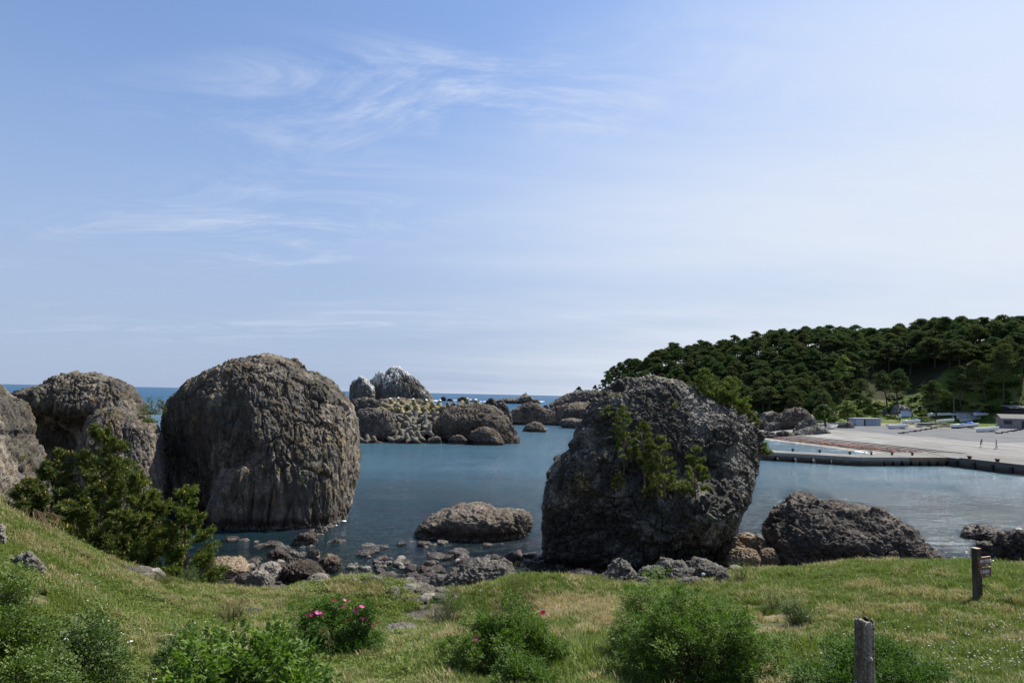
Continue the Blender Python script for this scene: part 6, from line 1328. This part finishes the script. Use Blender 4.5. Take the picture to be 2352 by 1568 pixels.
attr('tuft', 'INT', np.concatenate([np.array(tid), np.zeros(n_)]).astype(np.int32)); attr('var', 'INT', np.concatenate([z0, var]).astype(np.int32))
attr('rot', 'FLOAT', np.concatenate([z0, rng.uniform(0, 6.28, n_)]).astype(np.float32)); attr('scl', 'FLOAT', np.concatenate([z0, scl * rng.uniform(.7, 1.3, n_)]).astype(np.float32)); attr('dry', 'FLOAT', np.concatenate([z0, dry]).astype(np.float32))
go = link('grass', me); tag(go, 'rough seaside turf of green and straw coloured grass', 'grass', kind='stuff')
ng = bpy.data.node_groups.new('grass_nodes', 'GeometryNodeTree'); ng.interface.new_socket('Geometry', in_out='INPUT', socket_type='NodeSocketGeometry'); ng.interface.new_socket('Geometry', in_out='OUTPUT', socket_type='NodeSocketGeometry')
G = NT(ng); gi = G.new('NodeGroupInput'); gout = G.new('NodeGroupOutput')
def named(nm, typ): n = G.new('GeometryNodeInputNamedAttribute', data_type=typ); n.inputs['Name'].default_value = nm; return n.outputs['Attribute']
cmp_ = G.new('FunctionNodeCompare', data_type='INT', operation='GREATER_THAN'); G.l.new(named('tuft', 'INT'), cmp_.inputs[2]); cmp_.inputs[3].default_value = 0
sg_ = G.new('GeometryNodeSeparateGeometry', domain='POINT'); G.l.new(gi.outputs[0], sg_.inputs[0]); G.l.new(cmp_.outputs[0], sg_.inputs[1])
sp_ = G.new('GeometryNodeSplitToInstances', domain='POINT'); G.l.new(sg_.outputs[0], sp_.inputs[0]); G.l.new(named('tuft', 'INT'), sp_.inputs['Group ID'])
ip = G.new('GeometryNodeInstanceOnPoints'); G.l.new(sg_.outputs[1], ip.inputs['Points']); G.l.new(sp_.outputs['Instances'], ip.inputs['Instance']); ip.inputs['Pick Instance'].default_value = True
G.l.new(named('var', 'INT'), ip.inputs['Instance Index']); cx3 = G.new('ShaderNodeCombineXYZ'); G.l.new(named('rot', 'FLOAT'), cx3.inputs[2]); G.l.new(cx3.outputs[0], ip.inputs['Rotation']); G.l.new(named('scl', 'FLOAT'), ip.inputs['Scale'])
G.l.new(ip.outputs[0], gout.inputs[0]); md = go.modifiers.new('grass_nodes', 'NODES'); md.node_group = ng
# white clover heads and meadow umbels
WF = simple('white_flower', (.55, .56, .50), .7, .05); rw = random.Random(12); mb = MB()
for _ in range(560):
    px = rw.uniform(1850, 2352) if rw.random() < .80 else rw.uniform(150, 1000); py = (1568 - abs(rw.gauss(0, 95))) if px > 1300 else rw.uniform(1300, 1500)
    if px > 1850 and rw.random() < (2352 - px) / 700: continue
    if py < 1330: continue
    q = on_ground(px, py, h_near); h = rw.uniform(.12, .26); r_ = rw.uniform(.010, .022)
    mb.lathe([(r_ * .5, h), (r_, h + r_ * .6), (r_ * .7, h + r_ * 1.3), (r_ * .2, h + r_ * 1.5)], 6, 0, (q[0], q[1], q[2]))
tag(mb.build('white_flowers', WF, smooth=True), 'scattered small white flower heads in the turf', 'flowers', kind='stuff')
mb = MB()
for px, py, d in [(195,1490,9.6),(225,1478,9.7),(150,1470,9.5),(300,1475,9.7),(360,1560,8.2),(500,1492,9.9)]:
    q = P(px, py, y=d)
    for _ in range(14): a = rw.uniform(0, 6.28); r_ = rw.uniform(0, .045); mb.lathe([(.008, 0), (.009, .006), (.003, .010)], 5, 0, (q[0] + r_ * math.cos(a), q[1] + r_ * math.sin(a), q[2] + .02 * (1 - r_ / .07)))
    mb.tube([(q[0], q[1], q[2]), (q[0] + .03, q[1], q[2] - .18)], .003, 4)
tag(mb.build('white_umbels', WF), 'flat white umbels rising from the herbs of the bank', 'flowers', kind='stuff')
# ------------------------------------------------------------------ posts
WOODG = rock_mat('weathered_wood', (.060, .045, .035), (.23, .19, .15), (.46, .41, .34), ochre=0.0, moss=0, scale=5, stretch=.10, wet=False, bump=1.0, bd=.012)
d = 5.2; q = P(1987, 1500, y=d); x = q[0]; zg = h_near(x, d) - .1; zt = P(1990, 1424, y=d)[2]
post = empty('fence_post', (x, d, zg)); tag(post, 'weathered grey timber post with a split jagged top', 'post')
nr, na = 34, 40; H_ = zt - zg; A_, Z_ = np.meshgrid(np.linspace(0, 2 * math.pi, na, endpoint=False), np.linspace(0, 1, nr)); A_ = A_.ravel(); Z_ = Z_.ravel()
jag = .038 * perlin(np.stack([np.cos(A_) * 3, np.sin(A_) * 3, A_ * 0 + 4], 1), 3) * 2 + .022 * perlin(np.stack([np.cos(A_) * 9, np.sin(A_) * 9, A_ * 0], 1), 5) * 2
R_ = .070 - .006 * Z_ - .016 * np.exp(-((A_ - 4.4 - .2 * Z_) / .10) ** 2) - .012 * np.exp(-((A_ - 5.3) / .07) ** 2) + .010 * perlin(np.stack([np.cos(A_) * 2.2, np.sin(A_) * 2.2, Z_ * 1.5], 1), 7) + .010 * perlin(np.stack([np.cos(A_) * 7, np.sin(A_) * 7, Z_ * 2.0], 1), 8) - .010 * np.exp(-((np.sin(A_ * 2.5 + 1) + 1) / .05) ** 2)
PV = np.stack([R_ * np.cos(A_) - .02 + .02 * Z_, R_ * np.sin(A_), Z_ * H_ + jag * (Z_ > .97)], 1)
PF = [(i * na + k, i * na + (k + 1) % na, (i + 1) * na + (k + 1) % na, (i + 1) * na + k) for i in range(nr - 1) for k in range(na)] + [tuple((nr - 1) * na + k for k in range(na))]
link('shaft', mesh_np('shaft', PV, PF, [WOODG], True), post)
mb = MB(); mb.tube([(-.005, -.045, H_ - .26), (-.008, -.075, H_ - .255), (-.012, -.088, H_ - .25)], [.030, .026, .012], 10); mb.build('knot', [WOODG], post, True)
mb = MB(); mb.tube([(-.072, -.01, H_ - .44), (-.078, -.01, H_ - .47), (-.070, -.01, H_ - .50)], [.006, .016, .005], 8); mb.build('spider_web_tuft', simple('web_white', (.5, .5, .55), .9), post, True)
DARKP = rock_mat('dark_post_wood', (.020, .016, .012), (.055, .045, .035), (.13, .11, .09), ochre=0, moss=0, scale=3, stretch=.15, wet=False, bump=1.0, bd=.02)
SB = simple('sign_brown', (.17, .075, .052), .6, .12, 8); SBT = simple('sign_edge', (.42, .30, .22), .8, .15, 8); SW = simple('sign_white', (.75, .75, .74), .5, .05)
q = on_ground(2246, 1381, h_near); ds = q[1]; zt = P(2246, 1259, y=ds)[2]; Hs = zt - q[2]; sp_o = empty('signpost', tuple(q)); tag(sp_o, 'dark square signpost with two small brown arrow boards', 'signpost')
pw = 16.5 / FPX * ds; mb = MB(); mb.box((0, 0, Hs / 2 - .1), (pw * .82, pw * .82, Hs + .2), 0, .35); mb.box((0, 0, Hs + .008), (pw * .80, pw * .80, .016), 1, .35); mb.build('post', [DARKP, SBT], sp_o)
yaw = math.radians(23); rot = (0, 0, yaw)
for k, (py0, txt, t2, dirn) in enumerate([(1289, '美久守遊道', '1.2km', 1), (1313, '三谷遊道', '0.2km', -1)]):
    zc_ = P(2256, py0, y=ds)[2] - q[2]; Lb, hb, th = .62, .26, .045
    b = empty('arrow_board', (pw * .45 + .09, -.02 + .02, zc_)); b.parent = sp_o; b.rotation_euler = rot
    xs_ = [(-Lb * .42, hb / 2), (Lb * .52, hb / 2), (Lb * (.44 if dirn > 0 else .50), -hb / 2), (-Lb * (.36 if dirn > 0 else .22), -hb / 2 - (.0 if dirn > 0 else .02))]
    V = [(a, -th / 2, c) for a, c in xs_] + [(a, th / 2, c) for a, c in xs_]; F = [(0, 3, 2, 1), (4, 5, 6, 7), (0, 1, 5, 4), (1, 2, 6, 5), (2, 3, 7, 6), (3, 0, 4, 7)]
    link('board', mesh_np('board', V, F, [SB, SBT], False, [0, 0, 1, 1, 0, 0]), b)
    for s_t, tx, tz, sz in ((txt, -.17, -.015, .098), (t2, .05, -.105, .065)):
        c = bpy.data.curves.new('lettering', 'FONT'); c.body = s_t; c.size = sz; c.extrude = .002; c.materials.append(SW)
        if s_t == txt: c.offset = .0012
        o = bpy.data.objects.new('lettering', c); COL.objects.link(o); dg_ = bpy.context.evaluated_depsgraph_get(); me_ = bpy.data.meshes.new_from_object(o.evaluated_get(dg_)); bpy.data.objects.remove(o); o = link('lettering', me_, b); o.location = (tx, -th / 2 - .004, tz); o.rotation_euler = (math.pi / 2, 0, 0)
# eroded hollow stone, drift sticks, litter chips
for i, (px, py, L_, a) in enumerate([(385,1480,.45,.2),(160,1610,.8,-.6),(1250,1418,.4,-.3)]):
    g_ = on_ground(px, py, h_near); mb = MB(); mb.tube([(-L_ / 2, 0, .04), (0, .02, .07), (L_ / 2, -.01, .03)], [.014, .016, .008], 6)
    tag(mb.build('dry_stick', simple('dry_stick', (.42, .36, .28), .8), loc=tuple(g_ + [0, 0, .12]), rot=(0, 0, a)), ['pale dry stick lying in the herbs of the bank', 'brown stalk leaning in the corner bush', 'splinter of wood beside the eroded hollow'][i], 'stick')
for i, (px, py, s_) in enumerate([(1601,1324,.20),(1612,1340,.10),(1803,1344,.08)]):
    h_ = on_ground(px, py, h_near); V, F = rock_body((0, 0, 0), (s_ * 1.6, s_, s_), rand_facets(60 + i, 5), n=7, seed=i, amp=.01); tag(link('pale_chip', mesh_np('pale_chip', V, F, [simple('chip', (.5, .5, .47), .8)], False), loc=(h_[0], h_[1] - .2, h_[2] + .45 - .35 * (i == 2))), ['pale wedge shaped chip on the flat shelf rock', 'tiny pale chip below the wedge shaped one', 'pale chip in the turf beyond the hollow'][i], 'stone chip')
for i, (px, py, s_) in enumerate([(790,1197,.42),(772,1207,.16)]):
    g_ = P(px, py, z=.03); mb = MB(); mb.lathe([(s_ * .3, -.03), (s_ * .5, .02), (s_ * .35, .07), (s_ * .1, .09)], 10); tag(mb.build('float', simple('float_white', (.6, .63, .62), .5), loc=tuple(g_), smooth=True), ['larger white scrap adrift beside the furrowed great rock', 'tiny white scrap adrift nearer the shore'][i], 'float')
# ------------------------------------------------------------------ people on the slipway
def person(px, py, label, cols, facing, lean, bag, seed, h=1.66, step=.18, stick=None):
    q = on_ground(px, py, h_land, 80); q[2] += .12; k = h / 1.7
    J = {'pel': (0, 0, .93), 'sp': (lean * .10, 0, 1.15), 'ch': (lean * .26, 0, 1.36), 'nk': (lean * .36, 0, 1.50), 'hd': (lean * .46, 0, 1.61), 'tp': (lean * .50, 0, 1.70),
         'sl': (lean * .28, .19, 1.40), 'el': (lean * .30 - .06, .25, 1.13), 'hl': (lean * .34 + .06, .27, .88), 'sr': (lean * .28, -.19, 1.40), 'er': (lean * .30 + .02, -.25, 1.13), 'hr': (lean * .40 + .12, -.28, .90),
         'pl': (0, .10, .88), 'kl': (step * .7, .11, .50), 'al': (step * .6, .11, .09), 'tl': (step * .6 + .16, .12, .035), 'pr': (0, -.10, .88), 'kr': (-step * .3, -.11, .50), 'ar': (-step * 1.1, -.11, .10), 'tr': (-step * 1.1 + .16, -.12, .035)}
    nm = list(J); R_ = dict(pel=.15, sp=.135, ch=.155, nk=.055, hd=.095, tp=.07, sl=.075, el=.045, hl=.035, sr=.075, er=.045, hr=.035, pl=.095, kl=.062, al=.042, tl=.035, pr=.095, kr=.062, ar=.042, tr=.035)
    E = [('pel', 'sp'), ('sp', 'ch'), ('ch', 'nk'), ('nk', 'hd'), ('hd', 'tp'), ('ch', 'sl'), ('sl', 'el'), ('el', 'hl'), ('ch', 'sr'), ('sr', 'er'), ('er', 'hr'), ('pel', 'pl'), ('pl', 'kl'), ('kl', 'al'), ('al', 'tl'), ('pel', 'pr'), ('pr', 'kr'), ('kr', 'ar'), ('ar', 'tr')]
    me = bpy.data.meshes.new('person'); me.from_pydata([tuple(c * k for c in J[n_]) for n_ in nm], [(nm.index(a), nm.index(b)) for a, b in E], []); o = bpy.data.objects.new('person', me); COL.objects.link(o)
    o.modifiers.new('skin', 'SKIN'); sk = me.skin_vertices[0].data
    for i, n_ in enumerate(nm): sk[i].radius = (R_[n_] * k, R_[n_] * k * (.8 if n_ in ('ch', 'sp', 'pel') else 1)); sk[i].use_root = (n_ == 'pel')
    sb = o.modifiers.new('sub', 'SUBSURF'); sb.levels = 1; sb.render_levels = 1
    dg = bpy.context.evaluated_depsgraph_get(); me2 = bpy.data.meshes.new_from_object(o.evaluated_get(dg)); bpy.data.objects.remove(o)
    me2.materials.clear()
    for c in cols: me2.materials.append(c)         # skin, top, trousers, shoes
    for p_ in me2.polygons:
        c = p_.center; z = c.z / k; arm = abs(c.y) / k > .17 and z > .80 and z < 1.34
        p_.material_index = 3 if z < .12 else (0 if z > 1.47 else (0 if (arm and z < 1.18) else (1 if z > .92 else 2))); p_.use_smooth = True
    o = link('person', me2, loc=tuple(q), rot=(0, 0, facing)); tag(o, label, 'person')
    V, F = cubesphere(6); hv = V * [.108 * k, .095 * k, .085 * k] + np.array([(lean * .47 - .015) * k, 0, 1.675 * k]); link('hair' if len(cols) < 5 else 'cap', mesh_np('hair', hv, F, [cols[4] if len(cols) > 4 else HAIR], True), o)
    V, F = rock_body((0, 0, 0), (.34, .22, .42), rand_facets(seed, 6), n=8, seed=seed, amp=.02)
    ca, sa = math.cos(facing), math.sin(facing); hy = .28 * bag; off = np.array([ca * .10 - sa * hy, sa * .10 + ca * hy, .66])
    tag(link('rubbish_bag', mesh_np('rubbish_bag', V, F, [WHITE], True), loc=tuple(q + off)), 'white rubbish bag carried by the walker in ' + ('navy' if bag > 0 else 'a yellow vest'), 'bag')
    if stick: mb = MB(); mb.tube([(0, 0, 0), (.10, 0, -.75)], .015, 5); hy = -.28 * bag; tag(mb.build('litter_tongs', MOT, loc=tuple(q + np.array([ca * .14 - sa * hy, sa * .14 + ca * hy, .9])), rot=(0, 0, facing)), 'long litter tongs held by the walker in ' + ('navy' if bag > 0 else 'a yellow vest'), 'tongs')
SKIN = simple('skin', (.32, .19, .13), .6, .05); HAIR = simple('dark_hair', (.02, .015, .013), .8)
person(2253,1028,'person in dark navy shirt and shorts, bending forward with a white bag',[SKIN,simple('navy_shirt',(.012,.012,.03),.8),simple('purple_shorts',(.03,.022,.09),.8),BLK],-.3,.55,1,41,1.6,.05,True)
person(2288.5,1031.5,'person in pale yellow vest over tan sleeves and dark trousers, wearing a cap',[simple('tan_sleeve',(.22,.15,.12),.8),simple('yellow_vest',(.42,.40,.26),.8),simple('dark_trousers',(.018,.028,.035),.8),BLK,simple('cap_pale',(.30,.27,.22),.8)],-.5,.12,-1,42,1.72,.16,True)
